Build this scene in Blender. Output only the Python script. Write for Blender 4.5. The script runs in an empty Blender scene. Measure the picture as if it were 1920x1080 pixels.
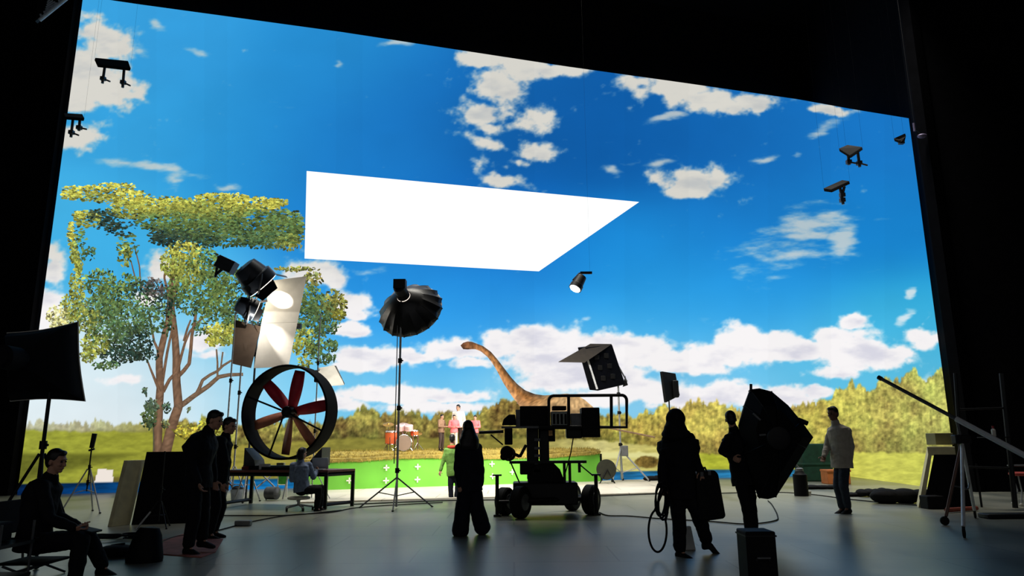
import bpy, math, random
import numpy as np
from mathutils import Vector, Matrix
R = math.radians
rnd = random.Random(7)
SC = bpy.context.scene
COL = SC.collection

# ------------------------------------------------------------------ camera
F = 1339.0; TH = R(12.08); RO = R(.44); H = 1.35
_c, _s = math.cos(TH), math.sin(TH); _cr, _sr = math.cos(RO), math.sin(RO)
def ray(px, py):
    x = (px-960)/F; y = (540-py)/F
    a = x*_cr+y*_sr; b = -x*_sr+y*_cr
    return Vector((a, _c-b*_s, _s+b*_c))
def fl(px, py, z=0.0):                       # point of the floor (or of height z) seen at a photo pixel
    d = ray(px, py); t = (z-H)/d.z
    return Vector((d.x*t, d.y*t, z))
def at(px, py, Y):                           # point at distance Y seen at a photo pixel
    d = ray(px, py); t = Y/d.y
    return Vector((d.x*t, Y, H+d.z*t))
cam = bpy.data.objects.new('camera', bpy.data.cameras.new('camera')); COL.objects.link(cam)
r_ = Vector((1, 0, 0)); u_ = Vector((0, -_s, _c)); f_ = Vector((0, _c, _s))
Xc = r_*_cr-u_*_sr; Yc = r_*_sr+u_*_cr
m3 = Matrix((Xc, Yc, -f_)).transposed()
cam.matrix_world = Matrix.Translation((0, 0, H)) @ m3.to_4x4()
cam.data.sensor_width = 36; cam.data.lens = F/1920*36; cam.data.clip_end = 200
SC.camera = cam
vs = SC.view_settings; vs.view_transform = 'Standard'; vs.look = 'None'; vs.gamma = 1; vs.exposure = 0
SC.cycles.max_bounces = 6; SC.cycles.caustics_reflective = False; SC.cycles.caustics_refractive = False

# ------------------------------------------------------------------ materials
def lin(c):
    return tuple(((v/255)/12.92 if v/255 <= .04045 else ((v/255+.055)/1.055)**2.4) for v in c)
MATS = {}
def mat(name, rgb, rough=.6, metal=0., var=.25, scale=9., bump=.0, spec=.4):
    if name in MATS: return MATS[name]
    m = bpy.data.materials.new(name); m.use_nodes = True; nt = m.node_tree; N = nt.nodes
    b = N['Principled BSDF']; c = lin(rgb)
    tc = N.new('ShaderNodeTexCoord'); no = N.new('ShaderNodeTexNoise'); no.inputs['Scale'].default_value = scale; no.inputs['Detail'].default_value = 4
    rp = N.new('ShaderNodeValToRGB')
    rp.color_ramp.elements[0].position = .3; rp.color_ramp.elements[1].position = .72
    rp.color_ramp.elements[0].color = (*[v*(1-var) for v in c], 1); rp.color_ramp.elements[1].color = (*[min(1, v*(1+var)) for v in c], 1)
    nt.links.new(tc.outputs['Object'], no.inputs['Vector']); nt.links.new(no.outputs['Fac'], rp.inputs['Fac']); nt.links.new(rp.outputs['Color'], b.inputs['Base Color'])
    b.inputs['Roughness'].default_value = rough; b.inputs['Metallic'].default_value = metal; b.inputs['Specular IOR Level'].default_value = spec
    if bump:
        bp = N.new('ShaderNodeBump'); bp.inputs['Strength'].default_value = bump; bp.inputs['Distance'].default_value = .01
        nt.links.new(no.outputs['Fac'], bp.inputs['Height']); nt.links.new(bp.outputs['Normal'], b.inputs['Normal'])
    MATS[name] = m; return m
def emat(name, rgb, k=1.0):
    if name in MATS: return MATS[name]
    m = bpy.data.materials.new(name); m.use_nodes = True; nt = m.node_tree; nt.nodes.clear()
    o = nt.nodes.new('ShaderNodeOutputMaterial'); e = nt.nodes.new('ShaderNodeEmission')
    no = nt.nodes.new('ShaderNodeTexNoise'); no.inputs['Scale'].default_value = 3; mx = nt.nodes.new('ShaderNodeMix'); mx.data_type = 'RGBA'
    c = lin(rgb)
    mx.inputs[6].default_value = (*c, 1); mx.inputs[7].default_value = (*[v*.97 for v in c], 1)
    nt.links.new(no.outputs['Fac'], mx.inputs[0]); nt.links.new(mx.outputs[2], e.inputs['Color'])
    e.inputs['Strength'].default_value = k
    nt.links.new(e.outputs[0], o.inputs[0]); MATS[name] = m; return m
def attr_emat(name, k=1.0):
    m = bpy.data.materials.new(name); m.use_nodes = True; nt = m.node_tree; nt.nodes.clear()
    o = nt.nodes.new('ShaderNodeOutputMaterial'); e = nt.nodes.new('ShaderNodeEmission'); a = nt.nodes.new('ShaderNodeAttribute'); a.attribute_name = 'picture'
    e.inputs['Strength'].default_value = k
    nt.links.new(a.outputs['Color'], e.inputs['Color']); nt.links.new(e.outputs[0], o.inputs[0])
    m.cycles.emission_sampling = 'NONE'; MATS[name] = m; return m
BLK = mat('black_fabric', (14, 14, 17), .85, 0, .3, 20, .1, .2)
DRAPE = mat('stage_drape', (7, 7, 10), .95, 0, .3, 4, .0, .05)
CLOTH = mat('dark_clothing', (17, 17, 22), .85, 0, .3, 14, .1, .2)
NAVY = mat('navy_clothing', (20, 22, 34), .85, 0, .3, 14, .1, .2)
BMET = mat('black_metal', (13, 13, 15), .5, .1, .3, 15, 0, .3)
RUB = mat('rubber', (15, 15, 15), .75, 0, .3, 20, .0, .2)
STEEL = mat('steel', (176, 178, 180), .4, .35, .15, 12)
GMET = mat('grey_metal', (84, 86, 88), .45, .3, .25, 12)
PLAST = mat('grey_plastic', (112, 114, 116), .5, 0, .2, 10)
WHITEB = mat('white_board', (225, 220, 208), .8, 0, .06, 5)
CREAM = mat('cream_board', (226, 216, 172), .8, 0, .12, 6)
SKIN = mat('skin', (188, 140, 115), .55, 0, .1, 20)
HAIR = mat('hair', (18, 14, 13), .5, 0, .3, 30)
EYE = mat('eye', (30, 22, 18), .2, 0, .1, 5)
CASEM = mat('black_case', (13, 13, 16), .65, 0, .3, 10, 0, .15)

# ------------------------------------------------------------------ mesh builder
def basis(d):
    d = d.normalized(); a = Vector((0, 0, 1)) if abs(d.z) < .9 else Vector((1, 0, 0))
    x = d.cross(a).normalized(); return x, d.cross(x).normalized(), d
class MB:
    def __init__(s): s.v = []; s.f = []
    def add(s, vs_, fs):
        o = len(s.v); s.v += [Vector(p) for p in vs_]; s.f += [tuple(i+o for i in f) for f in fs]; return s
    def box(s, c, size, rot=None, axes=None, taper=1.0):
        c = Vector(c); hx, hy, hz = [k/2 for k in size]
        if axes is None:
            M = rot.to_matrix() if rot is not None else Matrix.Identity(3)
            ax = [M @ Vector((1, 0, 0)), M @ Vector((0, 1, 0)), M @ Vector((0, 0, 1))]
        else: ax = [a.normalized() for a in axes]
        P = []
        for z in (-1, 1):
            t = taper if z > 0 else 1
            for x, y in ((-1, -1), (1, -1), (1, 1), (-1, 1)): P.append(c+ax[0]*hx*x*t+ax[1]*hy*y*t+ax[2]*hz*z)
        return s.add(P, [(3, 2, 1, 0), (4, 5, 6, 7), (0, 1, 5, 4), (1, 2, 6, 5), (2, 3, 7, 6), (3, 0, 4, 7)])
    def tube(s, a, b, r0, r1=None, n=10):
        a, b = Vector(a), Vector(b); r1 = r0 if r1 is None else r1
        x, y, _ = basis(b-a); P = []
        for p, r in ((a, r0), (b, r1)):
            for i in range(n):
                t = 2*math.pi*i/n; P.append(p+x*math.cos(t)*r+y*math.sin(t)*r)
        fs = [(i, i+n, (i+1) % n+n, (i+1) % n) for i in range(n)]
        return s.add(P, fs+[tuple(range(n)), tuple(range(2*n-1, n-1, -1))])
    def path(s, pts, r, n=8, closed=False):
        pts = [Vector(p) for p in pts]; k = len(pts); P = []; x = None
        for i, p in enumerate(pts):
            if closed: t = pts[(i+1) % k]-pts[i-1]
            else: t = pts[min(i+1, k-1)]-pts[max(i-1, 0)]
            t.normalize()
            if x is None: x = basis(t)[0]
            x = (x-t*x.dot(t)).normalized(); y = t.cross(x)
            rr = r[i] if isinstance(r, (list, tuple)) else r
            for j in range(n):
                a = 2*math.pi*j/n; P.append(p+x*math.cos(a)*rr+y*math.sin(a)*rr)
        fs = []
        for i in range(k if closed else k-1):
            i2 = (i+1) % k
            for j in range(n): fs.append((i*n+j, i*n+(j+1) % n, i2*n+(j+1) % n, i2*n+j))
        if not closed: fs += [tuple(range(n-1, -1, -1)), tuple(range((k-1)*n, k*n))]
        return s.add(P, fs)
    def lathe(s, o, d, prof, n=24, mod=None, cap=True):       # prof: (along, radius)
        o = Vector(o); x, y, z = basis(Vector(d)); P = []
        for k, (h, r) in enumerate(prof):
            for i in range(n):
                t = 2*math.pi*i/n; rr = r*(mod(i, k) if mod else 1)
                P.append(o+z*h+x*math.cos(t)*rr+y*math.sin(t)*rr)
        fs = []
        for k in range(len(prof)-1):
            for i in range(n): fs.append((k*n+i, k*n+(i+1) % n, (k+1)*n+(i+1) % n, (k+1)*n+i))
        if cap: fs += [tuple(range(n-1, -1, -1)), tuple(range((len(prof)-1)*n, len(prof)*n))]
        return s.add(P, fs)
    def ell(s, c, r, axes=None, n=16, m=10):
        c = Vector(c); ax = axes or (Vector((1, 0, 0)), Vector((0, 1, 0)), Vector((0, 0, 1)))
        if not isinstance(r, (tuple, list)): r = (r, r, r)
        P = [c-ax[2]*r[2]]
        for j in range(1, m):
            ph = math.pi*j/m-math.pi/2
            for i in range(n):
                t = 2*math.pi*i/n; P.append(c+ax[0]*r[0]*math.cos(ph)*math.cos(t)+ax[1]*r[1]*math.cos(ph)*math.sin(t)+ax[2]*r[2]*math.sin(ph))
        P.append(c+ax[2]*r[2]); L = len(P)-1; fs = []
        for i in range(n):
            fs.append((0, 1+(i+1) % n, 1+i)); fs.append((L, L-n+i, L-n+(i+1) % n))
        for j in range(m-2):
            for i in range(n):
                a = 1+j*n; fs.append((a+i, a+(i+1) % n, a+n+(i+1) % n, a+n+i))
        return s.add(P, fs)
    def loft(s, rings, side, n=18):            # rings: (point, a, b)
        P = []; K = len(rings)
        for i, (p, a, b) in enumerate(rings):
            t = (rings[min(i+1, K-1)][0]-rings[max(i-1, 0)][0]).normalized()
            sd = (side-t*side.dot(t)).normalized(); fw = t.cross(sd)
            for j in range(n):
                q = 2*math.pi*j/n; P.append(p+sd*a*math.cos(q)+fw*b*math.sin(q))
        fs = []
        for i in range(K-1):
            for j in range(n): fs.append((i*n+j, i*n+(j+1) % n, (i+1)*n+(j+1) % n, (i+1)*n+j))
        return s.add(P, fs+[tuple(range(n-1, -1, -1)), tuple(range((K-1)*n, K*n))])
    def prism(s, pts, ext):
        pts = [Vector(p) for p in pts]; k = len(pts); ext = Vector(ext)
        return s.add(pts+[p+ext for p in pts], [tuple(range(k-1, -1, -1)), tuple(range(k, 2*k))]+[(i, (i+1) % k, k+(i+1) % k, k+i) for i in range(k)])
    def chain(s, pts, rad, n=12):
        for i in range(len(pts)-1): s.tube(pts[i], pts[i+1], rad[i], rad[i+1], n)
        for p, r in zip(pts, rad): s.ell(p, r, None, n, 8)
        return s
    def mesh(s, name, org=Vector((0, 0, 0))):
        me = bpy.data.meshes.new(name); me.from_pydata([tuple(p-org) for p in s.v], [], s.f); me.update()
        return me
ORI = {}
def tag(o, label=None, cat=None, group=None, kind=None):
    if label: o['label'] = label
    if cat: o['category'] = cat
    if group: o['group'] = group
    if kind: o['kind'] = kind
    return o
def thing(name, loc, label, cat, group=None):
    o = bpy.data.objects.new(name, None); COL.objects.link(o); o.location = loc; o.empty_display_size = .2
    ORI[o.name] = Vector(loc); return tag(o, label, cat, group)
def fixnormals(me):
    import bmesh
    bm = bmesh.new(); bm.from_mesh(me); bmesh.ops.recalc_face_normals(bm, faces=bm.faces); bm.to_mesh(me); bm.free()
def obj(name, mb, m, parent=None, smooth=35, bevel=0., base=None, label=None):
    if parent is not None: org = ORI[parent.name]
    elif base is not None: org = Vector(base)
    else:
        xs = mb.v; org = Vector(base) if base is not None else Vector(((min(p.x for p in xs)+max(p.x for p in xs))/2, (min(p.y for p in xs)+max(p.y for p in xs))/2, min(p.z for p in xs)))
    me = mb.mesh(name, org) if isinstance(mb, MB) else mb
    if isinstance(mb, MB): fixnormals(me)
    o = bpy.data.objects.new(name, me); COL.objects.link(o)
    me.materials.append(m)
    if smooth:
        for p in me.polygons: p.use_smooth = True
        if smooth < 180: me.set_sharp_from_angle(angle=R(smooth))
    if parent is not None: o.parent = parent; ORI[o.name] = org
    else: o.location = org; ORI[o.name] = org
    if bevel:
        b = o.modifiers.new('bevel', 'BEVEL'); b.width = bevel; b.segments = 2; b.limit_method = 'ANGLE'
    if label: o['label'] = label
    return o
def struct(name, mb, m, **k):
    o = obj(name, mb, m, **k); o['kind'] = 'structure'; return o

# ------------------------------------------------------------------ noise
_T = np.random.RandomState(3).rand(256, 256)
def vnoise(x, y, seed=0):
    x = x+seed*37.13; y = y+seed*91.7
    xi = np.floor(x).astype(int); yi = np.floor(y).astype(int); fx = x-xi; fy = y-yi
    fx = fx*fx*(3-2*fx); fy = fy*fy*(3-2*fy); g = lambda a, b: _T[a & 255, b & 255]
    return (g(xi, yi)*(1-fx)+g(xi+1, yi)*fx)*(1-fy)+(g(xi, yi+1)*(1-fx)+g(xi+1, yi+1)*fx)*fy
def fbm(x, y, seed=0, o=5):
    a = .5; t = 0; s_ = 0
    for i in range(o):
        t = t+a*vnoise(x*2**i, y*2**i, seed+i); s_ += a; a *= .55
    return t/s_
def sst(a, b, x):
    t = np.clip((x-a)/(b-a), 0, 1); return t*t*(3-2*t)
def nlin(c):
    c = np.clip(c, 0, 255)/255; return np.where(c <= .04045, c/12.92, ((c+.055)/1.055)**2.4)

# ------------------------------------------------------------------ LED video wall
TOPX = [100, 145, 260, 640, 862, 1065, 1280, 1495, 1600, 1705, 1760]; TOPY = [-15, -9, 8, 60, 94, 125, 155, 186, 205, 222, 231]
VX, VY = 912., -5716.                          # where the plumb lines of the hall meet in the photograph
def ybot(x): return 929.1-.0247*x if x < 1572 else 890.3+(x-1572)*.138
def ray_np(px, py):
    x = (px-960)/F; y = (540-py)/F
    a = x*_cr+y*_sr; b = -x*_sr+y*_cr
    return a, _c-b*_s, _s+b*_c
def proj_np(X, Y, Z):
    Z = Z-H
    xr = X; yu = -_s*Y+_c*Z; zf = _c*Y+_s*Z
    a = xr/zf; b = yu/zf
    x = a*_cr-b*_sr; y = a*_sr+b*_cr
    return 960+F*x, 540-F*y
def foot_of(px, py):                           # foot pixel of the plumb line through a pixel of the wall picture
    x = px
    for _ in range(12):
        yb = ybot(x); x = px+(px-VX)/(py-VY)*(yb-py)
    return x, ybot(x)
def wallpt(px, py, off=0.0):                   # a pixel of the picture -> point on the screen's face
    fx, fy = foot_of(px, py)
    q = fl(fx, fy); d = ray(px, py); t = q.y/d.y
    # plan normal of the wall at this column, towards the hall
    q2 = fl(fx+2, ybot(fx+2)); tn = (q2-q).normalized(); nr = Vector((tn.y, -tn.x, 0))
    return Vector((q.x, q.y, H+d.z*t))+nr*off

SKY = [(300, 60, 52, 157, 222), (160, 20, 60, 165, 225), (640, 110, 38, 140, 208), (800, 180, 24, 112, 190), (1000, 210, 18, 92, 165), (1150, 250, 14, 90, 165), (1300, 260, 18, 98, 175),
       (1450, 240, 22, 110, 188), (1660, 270, 26, 120, 200), (1650, 420, 24, 130, 205), (1720, 620, 45, 175, 225), (1400, 420, 26, 122, 200), (1400, 560, 38, 155, 230), (1200, 480, 28, 140, 218), (1250, 590, 50, 168, 236),
       (900, 440, 20, 105, 190), (900, 560, 36, 145, 228), (680, 480, 30, 130, 208), (650, 300, 28, 122, 200), (450, 280, 40, 145, 212), (250, 260, 55, 162, 222), (120, 420, 70, 178, 228), (220, 460, 62, 175, 232),
       (700, 560, 40, 150, 232), (820, 610, 52, 165, 240), (760, 720, 112, 198, 240), (620, 740, 130, 208, 242), (450, 600, 95, 195, 242), (350, 700, 190, 225, 240), (150, 700, 205, 230, 240), (90, 740, 225, 236, 240), (200, 770, 235, 240, 243),
       (1000, 720, 150, 215, 240), (1250, 695, 90, 190, 235), (1460, 695, 95, 195, 235), (1700, 690, 110, 195, 225), (1300, 740, 170, 212, 238)]
CL = [  # cumulus: x, y, rx, ry, tilt, weight
 (185, 75, 62, 30, 22, 1), (160, 130, 60, 45, 0, 1), (190, 165, 75, 34, 8, 1), (150, 185, 50, 26, 0, 1), (235, 178, 40, 10, 5, .9), (145, 258, 52, 24, 0, 1), (180, 255, 36, 9, 0, .8),
 (905, 112, 42, 18, 0, 1), (985, 125, 62, 30, -10, 1), (1050, 132, 58, 14, -4, 1), (935, 160, 52, 34, 20, 1), (905, 212, 44, 24, 0, 1), (915, 240, 28, 12, 0, .9), (1010, 222, 42, 24, -25, .9), (985, 238, 36, 12, 0, .8), (912, 268, 38, 10, 18, .75),
 (1012, 288, 50, 16, 0, 1), (975, 308, 28, 10, 0, .8), (903, 312, 16, 18, 20, .7), (942, 338, 40, 10, 10, .8),
 (1190, 155, 50, 12, -5, .85), (1270, 165, 85, 22, 8, 1), (1330, 190, 90, 22, 6, 1), (1400, 190, 70, 14, 6, .95), (1562, 208, 40, 9, 0, .9), (1302, 335, 72, 24, 0, 1), (1290, 355, 50, 16, 0, 1),
 (600, 515, 62, 22, 8, 1), (655, 570, 38, 24, 15, 1), (672, 592, 26, 12, 0, .9), (665, 620, 34, 11, 0, 1), (690, 672, 74, 20, 0, 1), (655, 690, 40, 10, 0, .9), (770, 668, 60, 12, 0, 1), (850, 655, 62, 18, 0, 1), (880, 680, 50, 10, 0, .9), (955, 645, 52, 26, 0, 1), (1000, 640, 75, 26, 0, 1), (1040, 665, 110, 42, 0, 1),
 (1120, 655, 70, 30, 0, 1), (1190, 660, 80, 32, 5, 1), (1060, 705, 95, 30, 0, 1), (1150, 700, 60, 28, 0, 1), (1260, 675, 70, 20, 0, 1), (1310, 688, 60, 14, 0, 1), (1385, 645, 46, 34, 0, 1), (1440, 650, 66, 26, 0, 1), (1500, 658, 56, 18, 0, 1), (1345, 665, 60, 22, 0, 1),
 (1602, 602, 24, 14, 0, 1), (1555, 635, 34, 20, 0, 1), (1590, 660, 70, 34, 0, 1), (1640, 665, 60, 22, 8, 1), (1570, 698, 46, 14, 0, 1), (1680, 665, 34, 14, 0, .9), (1735, 638, 34, 18, 0, 1), (1745, 730, 22, 26, 0, .8),
 (740, 742, 110, 16, 0, 1), (850, 745, 80, 12, 0, .9), (640, 760, 60, 14, 0, .9), (820, 765, 120, 12, 0, .9), (1200, 730, 80, 24, 0, 1), (1290, 745, 90, 22, 0, 1), (1370, 742, 90, 24, 0, 1), (1460, 742, 70, 20, 0, 1), (1530, 735, 34, 12, 0, .8), (1130, 750, 60, 16, 0, .9),
 (98, 505, 24, 34, 0, .9), (92, 590, 26, 45, 0, 1), (300, 505, 34, 26, 0, .9), (285, 560, 30, 20, 0, .8), (385, 640, 50, 24, 0, .7), (230, 712, 60, 10, 0, .7), (390, 665, 40, 10, 0, .7), (120, 715, 40, 10, 0, .6), (1000, 765, 60, 14, 0, .7)]
WI = [(300, 318, 60, 10, 10, .8), (225, 308, 50, 9, 8, .6), (330, 332, 26, 10, 0, .75), (365, 96, 26, 5, 8, .75), (290, 46, 20, 9, 30, .6), (250, 95, 30, 9, 20, .5), (635, 122, 12, 6, 20, .55), (745, 80, 28, 8, 0, .8), (415, 352, 24, 7, 0, .6), (520, 200, 40, 8, 10, .2),
 (1255, 215, 32, 7, -12, .7), (1545, 245, 36, 11, -30, .7), (1240, 305, 30, 9, 0, .7), (1145, 318, 24, 8, 5, .7), (1190, 305, 30, 5, 0, .4), (1430, 300, 24, 8, -15, .65), (1487, 293, 16, 7, -10, .65), (1500, 430, 95, 34, -18, .75), (1480, 470, 90, 30, 0, .65), (1580, 450, 34, 34, 0, .7), (1430, 510, 60, 20, 0, .45), (1540, 400, 60, 10, -20, .4),
 (1712, 552, 9, 15, 15, .85), (1692, 600, 10, 30, 40, .8), (1738, 595, 4, 14, 0, .5), (1705, 575, 20, 8, -50, .4), (690, 510, 26, 7, 0, .5), (1100, 600, 14, 10, 0, .5), (1315, 605, 20, 10, 0, .35), (910, 625, 16, 10, 0, .5)]
TRX = [20, 200, 290, 330, 380, 430, 600, 622, 660, 682, 700, 760, 790, 880, 930, 965, 1010, 1100, 1180, 1230, 1310, 1330, 1370, 1400, 1530, 1560, 1598, 1625, 1690, 1712, 1735, 1762, 1800]
TRY = [790, 797, 795, 785, 782, 792, 795, 780, 776, 756, 778, 764, 776, 778, 752, 748, 762, 772, 778, 768, 752, 760, 764, 772, 752, 745, 716, 728, 712, 690, 714, 690, 684]
GRX = [20, 290, 430, 620, 960, 1130, 1240, 1330, 1450, 1560, 1800]; GRY = [806, 810, 836, 822, 822, 826, 838, 850, 850, 845, 852]
def paint(PX, PY):
    w = 0; C = 0
    for x, y, r, g, b in SKY:
        k = np.exp(-(((PX-x)/150)**2+((PY-y)/95)**2))+1e-7
        w = w+k; C = C+k[..., None]*np.array([r, g, b])
    C = C/w[..., None]
    C = C*(1+.05*(fbm(PX/90, PY/60, 5, 3)-.5))[..., None]
    wx = (fbm(PX/46, PY/34, 11, 4)-.5)*34; wy = (fbm(PX/46, PY/34, 21, 4)-.5)*26
    n = fbm(PX/30, PY/22, 31, 5)
    def dens(L, ax, ay):
        D = np.zeros_like(PX)
        for x, y, rx, ry, tl, k in L:
            c, s = math.cos(R(tl)), math.sin(R(tl)); dx = PX+wx*ax-x; dy = PY+wy*ay-y
            u = (dx*c+dy*s)/(rx*1.18); v = (-dx*s+dy*c)/(ry*1.25)
            D = np.maximum(D, k*np.exp(-(u*u+v*v)))
        return D
    low = sst(430, 600, PY)
    D = dens(CL, .8, .8); A = sst(.27, .74-.12*low, D+(n-.5)*(1.05-.5*low)+(fbm(PX/12, PY/10, 37, 3)-.5)*.26)
    D2 = dens(WI, 1.1, .7); n2 = fbm(PX/42+PY/90, PY/11, 41, 5); A2 = sst(.25, .85, D2+(n2-.5)*.9)*.8
    white = np.stack([216+32*low, 214+31*low, 206+40*low], -1)
    grey = np.stack([186+24*low, 190+20*low, 192+32*low], -1)
    sh = sst(.46, .85, fbm(PX/70, PY/26, 51, 5)+(D-.5)*.12)*sst(.4, .9, D)
    cc = white*(1-sh[..., None]*.85)+grey*(sh[..., None]*.85)
    A = np.maximum(A, A2); C = C*(1-A[..., None])+cc*A[..., None]
    # woods along the horizon
    top = np.interp(PX, TRX, TRY)+(fbm(PX/7, PX*0+3.3, 61, 4)-.5)*26+(fbm(PX/26, PX*0+8.3, 63, 3)-.5)*22
    gy = np.interp(PX, GRX, GRY)+(fbm(PX/12, PX*0+1.3, 64, 3)-.5)*8
    tx = [20, 200, 290, 420, 600, 960, 1130, 1240, 1330, 1540, 1640, 1800]
    tc = np.array([(188, 186, 160), (176, 174, 130), (150, 145, 70), (146, 140, 68), (138, 128, 66), (146, 132, 64), (160, 144, 68), (186, 168, 80), (188, 170, 84), (182, 168, 80), (184, 176, 90), (186, 188, 100)], float)
    T = np.stack([np.interp(PX, tx, tc[:, i]) for i in range(3)], -1)
    tn = fbm(PX/6, PY/6, 71, 5); tb = fbm(PX/30, PY/34, 75, 3); tv = fbm(PX/4, PY/24, 73, 4)
    con = np.interp(PX, [20, 280, 320, 1150, 1300, 1800], [.35, .4, 1, 1, .8, .75])
    k = 1+con*((tn-.5)*1.2+(tb-.5)*.5+(tv-.5)*.55)
    k = k*(1-con*.28*sst(.55, 1., (PY-top)/np.maximum(gy-top, 8)))
    T = T*k[..., None]; T[..., 1] += con*(tb-.5)*26; T[..., 0] += con*(tb-.5)*-16
    M = sst(-3, 3, PY-top)*sst(.22, .5, tn+sst(0, 22, PY-top))
    C = C*(1-M[..., None])+T*M[..., None]
    # meadow
    gx = [20, 280, 330, 430, 620, 960, 1130, 1240, 1330, 1560, 1640, 1800]
    gc = np.array([(154, 160, 58), (150, 152, 54), (148, 144, 54), (150, 140, 60), (138, 132, 58), (140, 130, 60), (205, 196, 128), (196, 186, 100), (172, 178, 54), (196, 192, 78), (205, 204, 92), (196, 200, 88)], float)
    G = np.stack([np.interp(PX, gx, gc[:, i]) for i in range(3)], -1)
    gn = fbm(PX/14, PY/5, 81, 4); G = G*(1+(gn-.5)*.34)[..., None]
    dk = sst(846, 856, PY+4*(gn-.5))*sst(330, 260, PX)*sst(892, 872, PY+.25*(PX-130))   # darker dip of the lawn at the left
    G = G*(1-dk[..., None]*.34)
    dk = sst(815, 822, PY)*sst(832, 824, PY)*sst(60, 30, PX-60*0-30)
    M = sst(-3, 3, PY-gy); C = C*(1-M[..., None])+G*M[..., None]
    # bank of the stream, pale stone, stream
    rl = np.interp(PX, [20, 165, 1345, 1540, 1575], [908, 905, 880.5, 880, 1000])
    bk = sst(-16, -4, PY-rl+(gn-.5)*16)*sst(420, 230, PX)*sst(140, 175, PX)
    C = C*(1-bk[..., None]*.75)+np.array([92, 78, 40])*bk[..., None]*.75
    st = ((PX > 176+(907-PY)*.3) & (PX < 212) & (PY > 880) & (PY < 908)).astype(float); C = C*(1-st[..., None])+np.array([238, 228, 218])*st[..., None]
    st = sst(1120, 1135, PX)*sst(1245, 1235, PX)*sst(846, 852, PY+(gn-.5)*8)*sst(862, 856, PY); C = C*(1-st[..., None])+np.array([225, 220, 150])*st[..., None]
    bsh = np.exp(-(((PX-1213)/26)**2+((PY-866)/13)**2)*1.2); bsh = sst(.3, .5, bsh+(tn-.5)*.3); C = C*(1-bsh[..., None])+(np.array([150, 122, 58])*k[..., None])*bsh[..., None]
    W = np.stack([np.interp(PX, [20, 170, 440, 1200, 1540], [4, 6, 20, 38, 44]), np.interp(PX, [20, 170, 440, 1200, 1540], [30, 58, 105, 116, 120]), np.interp(PX, [20, 170, 440, 1200, 1540], [70, 112, 165, 168, 160])], -1)
    W = W*(1+(fbm(PX/30, PY/4, 91, 3)-.5)*.6)[..., None]; W = W*(.72+.28*sst(0, 9, PY-rl))[..., None]
    M = sst(-1.5, 1.5, PY-rl); C = C*(1-M[..., None])+W*M[..., None]
    # faint seams of the screen modules
    C = C*(1-.012*(fbm(PX/80, PY*0+1, 7, 1) > .62))[..., None]
    return nlin(C)

led = thing('led_wall', fl(900, ybot(900)), 'giant lit LED video wall showing blue sky, clouds, tree, woods and dinosaur', 'LED wall')
NX, NY = 840, 440
fx = np.linspace(32., 1797., NX); fy = np.array([ybot(x) for x in fx])
a, b, c = ray_np(fx, fy); t = -H/c; WX = a*t; WYY = b*t
# height of the top edge over each column
tx = fx.copy()
for _ in range(12):
    ty = np.interp(tx, TOPX, TOPY); tx = VX+(fx-VX)*(ty-VY)/(fy-VY)
ty = np.interp(tx, TOPX, TOPY); a, b, c = ray_np(tx, ty); WTOP = H+c/b*WYY
vv = np.linspace(0, 1, NY)**1.12
X = np.repeat(WX[None], NY, 0); Y = np.repeat(WYY[None], NY, 0); Z = vv[:, None]*WTOP[None]
PX, PY = proj_np(X, Y, Z)
RGB = paint(PX, PY)
co = np.stack([X, Y, Z], -1).reshape(-1, 3)-np.array(ORI[led.name])
ii = np.arange(NX-1)[None]+NX*np.arange(NY-1)[:, None]
q = np.stack([ii, ii+1, ii+NX+1, ii+NX], -1).reshape(-1, 4)
me = bpy.data.meshes.new('screen')
me.vertices.add(len(co)); me.vertices.foreach_set('co', co.ravel().astype(np.float32))
me.loops.add(q.size); me.loops.foreach_set('vertex_index', q.ravel().astype(np.int32))
me.polygons.add(len(q)); me.polygons.foreach_set('loop_start', (np.arange(len(q))*4).astype(np.int32))
me.update(); me.validate()
at_ = me.attributes.new('picture', 'FLOAT_COLOR', 'POINT')
at_.data.foreach_set('color', np.concatenate([RGB.reshape(-1, 3), np.ones((NX*NY, 1))], 1).ravel().astype(np.float32))
LEDM = attr_emat('led_picture'); me.materials.append(LEDM)
scr = bpy.data.objects.new('screen', me); COL.objects.link(scr); scr.parent = led; ORI[scr.name] = ORI[led.name]
scr['label'] = 'sky, clouds, woods and meadow on the screen'
def coloured(name, V_, F_, C_, m, parent, label=None):     # flat picture element on the screen: one sRGB colour per vertex
    me = bpy.data.meshes.new(name); o_ = ORI[parent.name]
    me.from_pydata([tuple(p-o_) for p in V_], [], F_); me.update()
    at_ = me.attributes.new('picture', 'FLOAT_COLOR', 'POINT'); cc = nlin(np.array(C_, float))
    at_.data.foreach_set('color', np.concatenate([cc, np.ones((len(cc), 1))], 1).ravel().astype(np.float32))
    me.materials.append(m); o = bpy.data.objects.new(name, me); COL.objects.link(o); o.parent = parent; ORI[o.name] = o_
    if label: o['label'] = label
    return o
# white light card
mb = MB(); card = [(575, 321), (1198, 379), (1010, 509), (571, 485)]
P = [wallpt(x, y, .02) for x, y in card]; mb.add(P, [(3, 2, 1, 0)])
cd = obj('light_card', mb, emat('light_card', (250, 253, 253), 1.15), led, smooth=0, label='blank white light card glowing on the screen')
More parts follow.
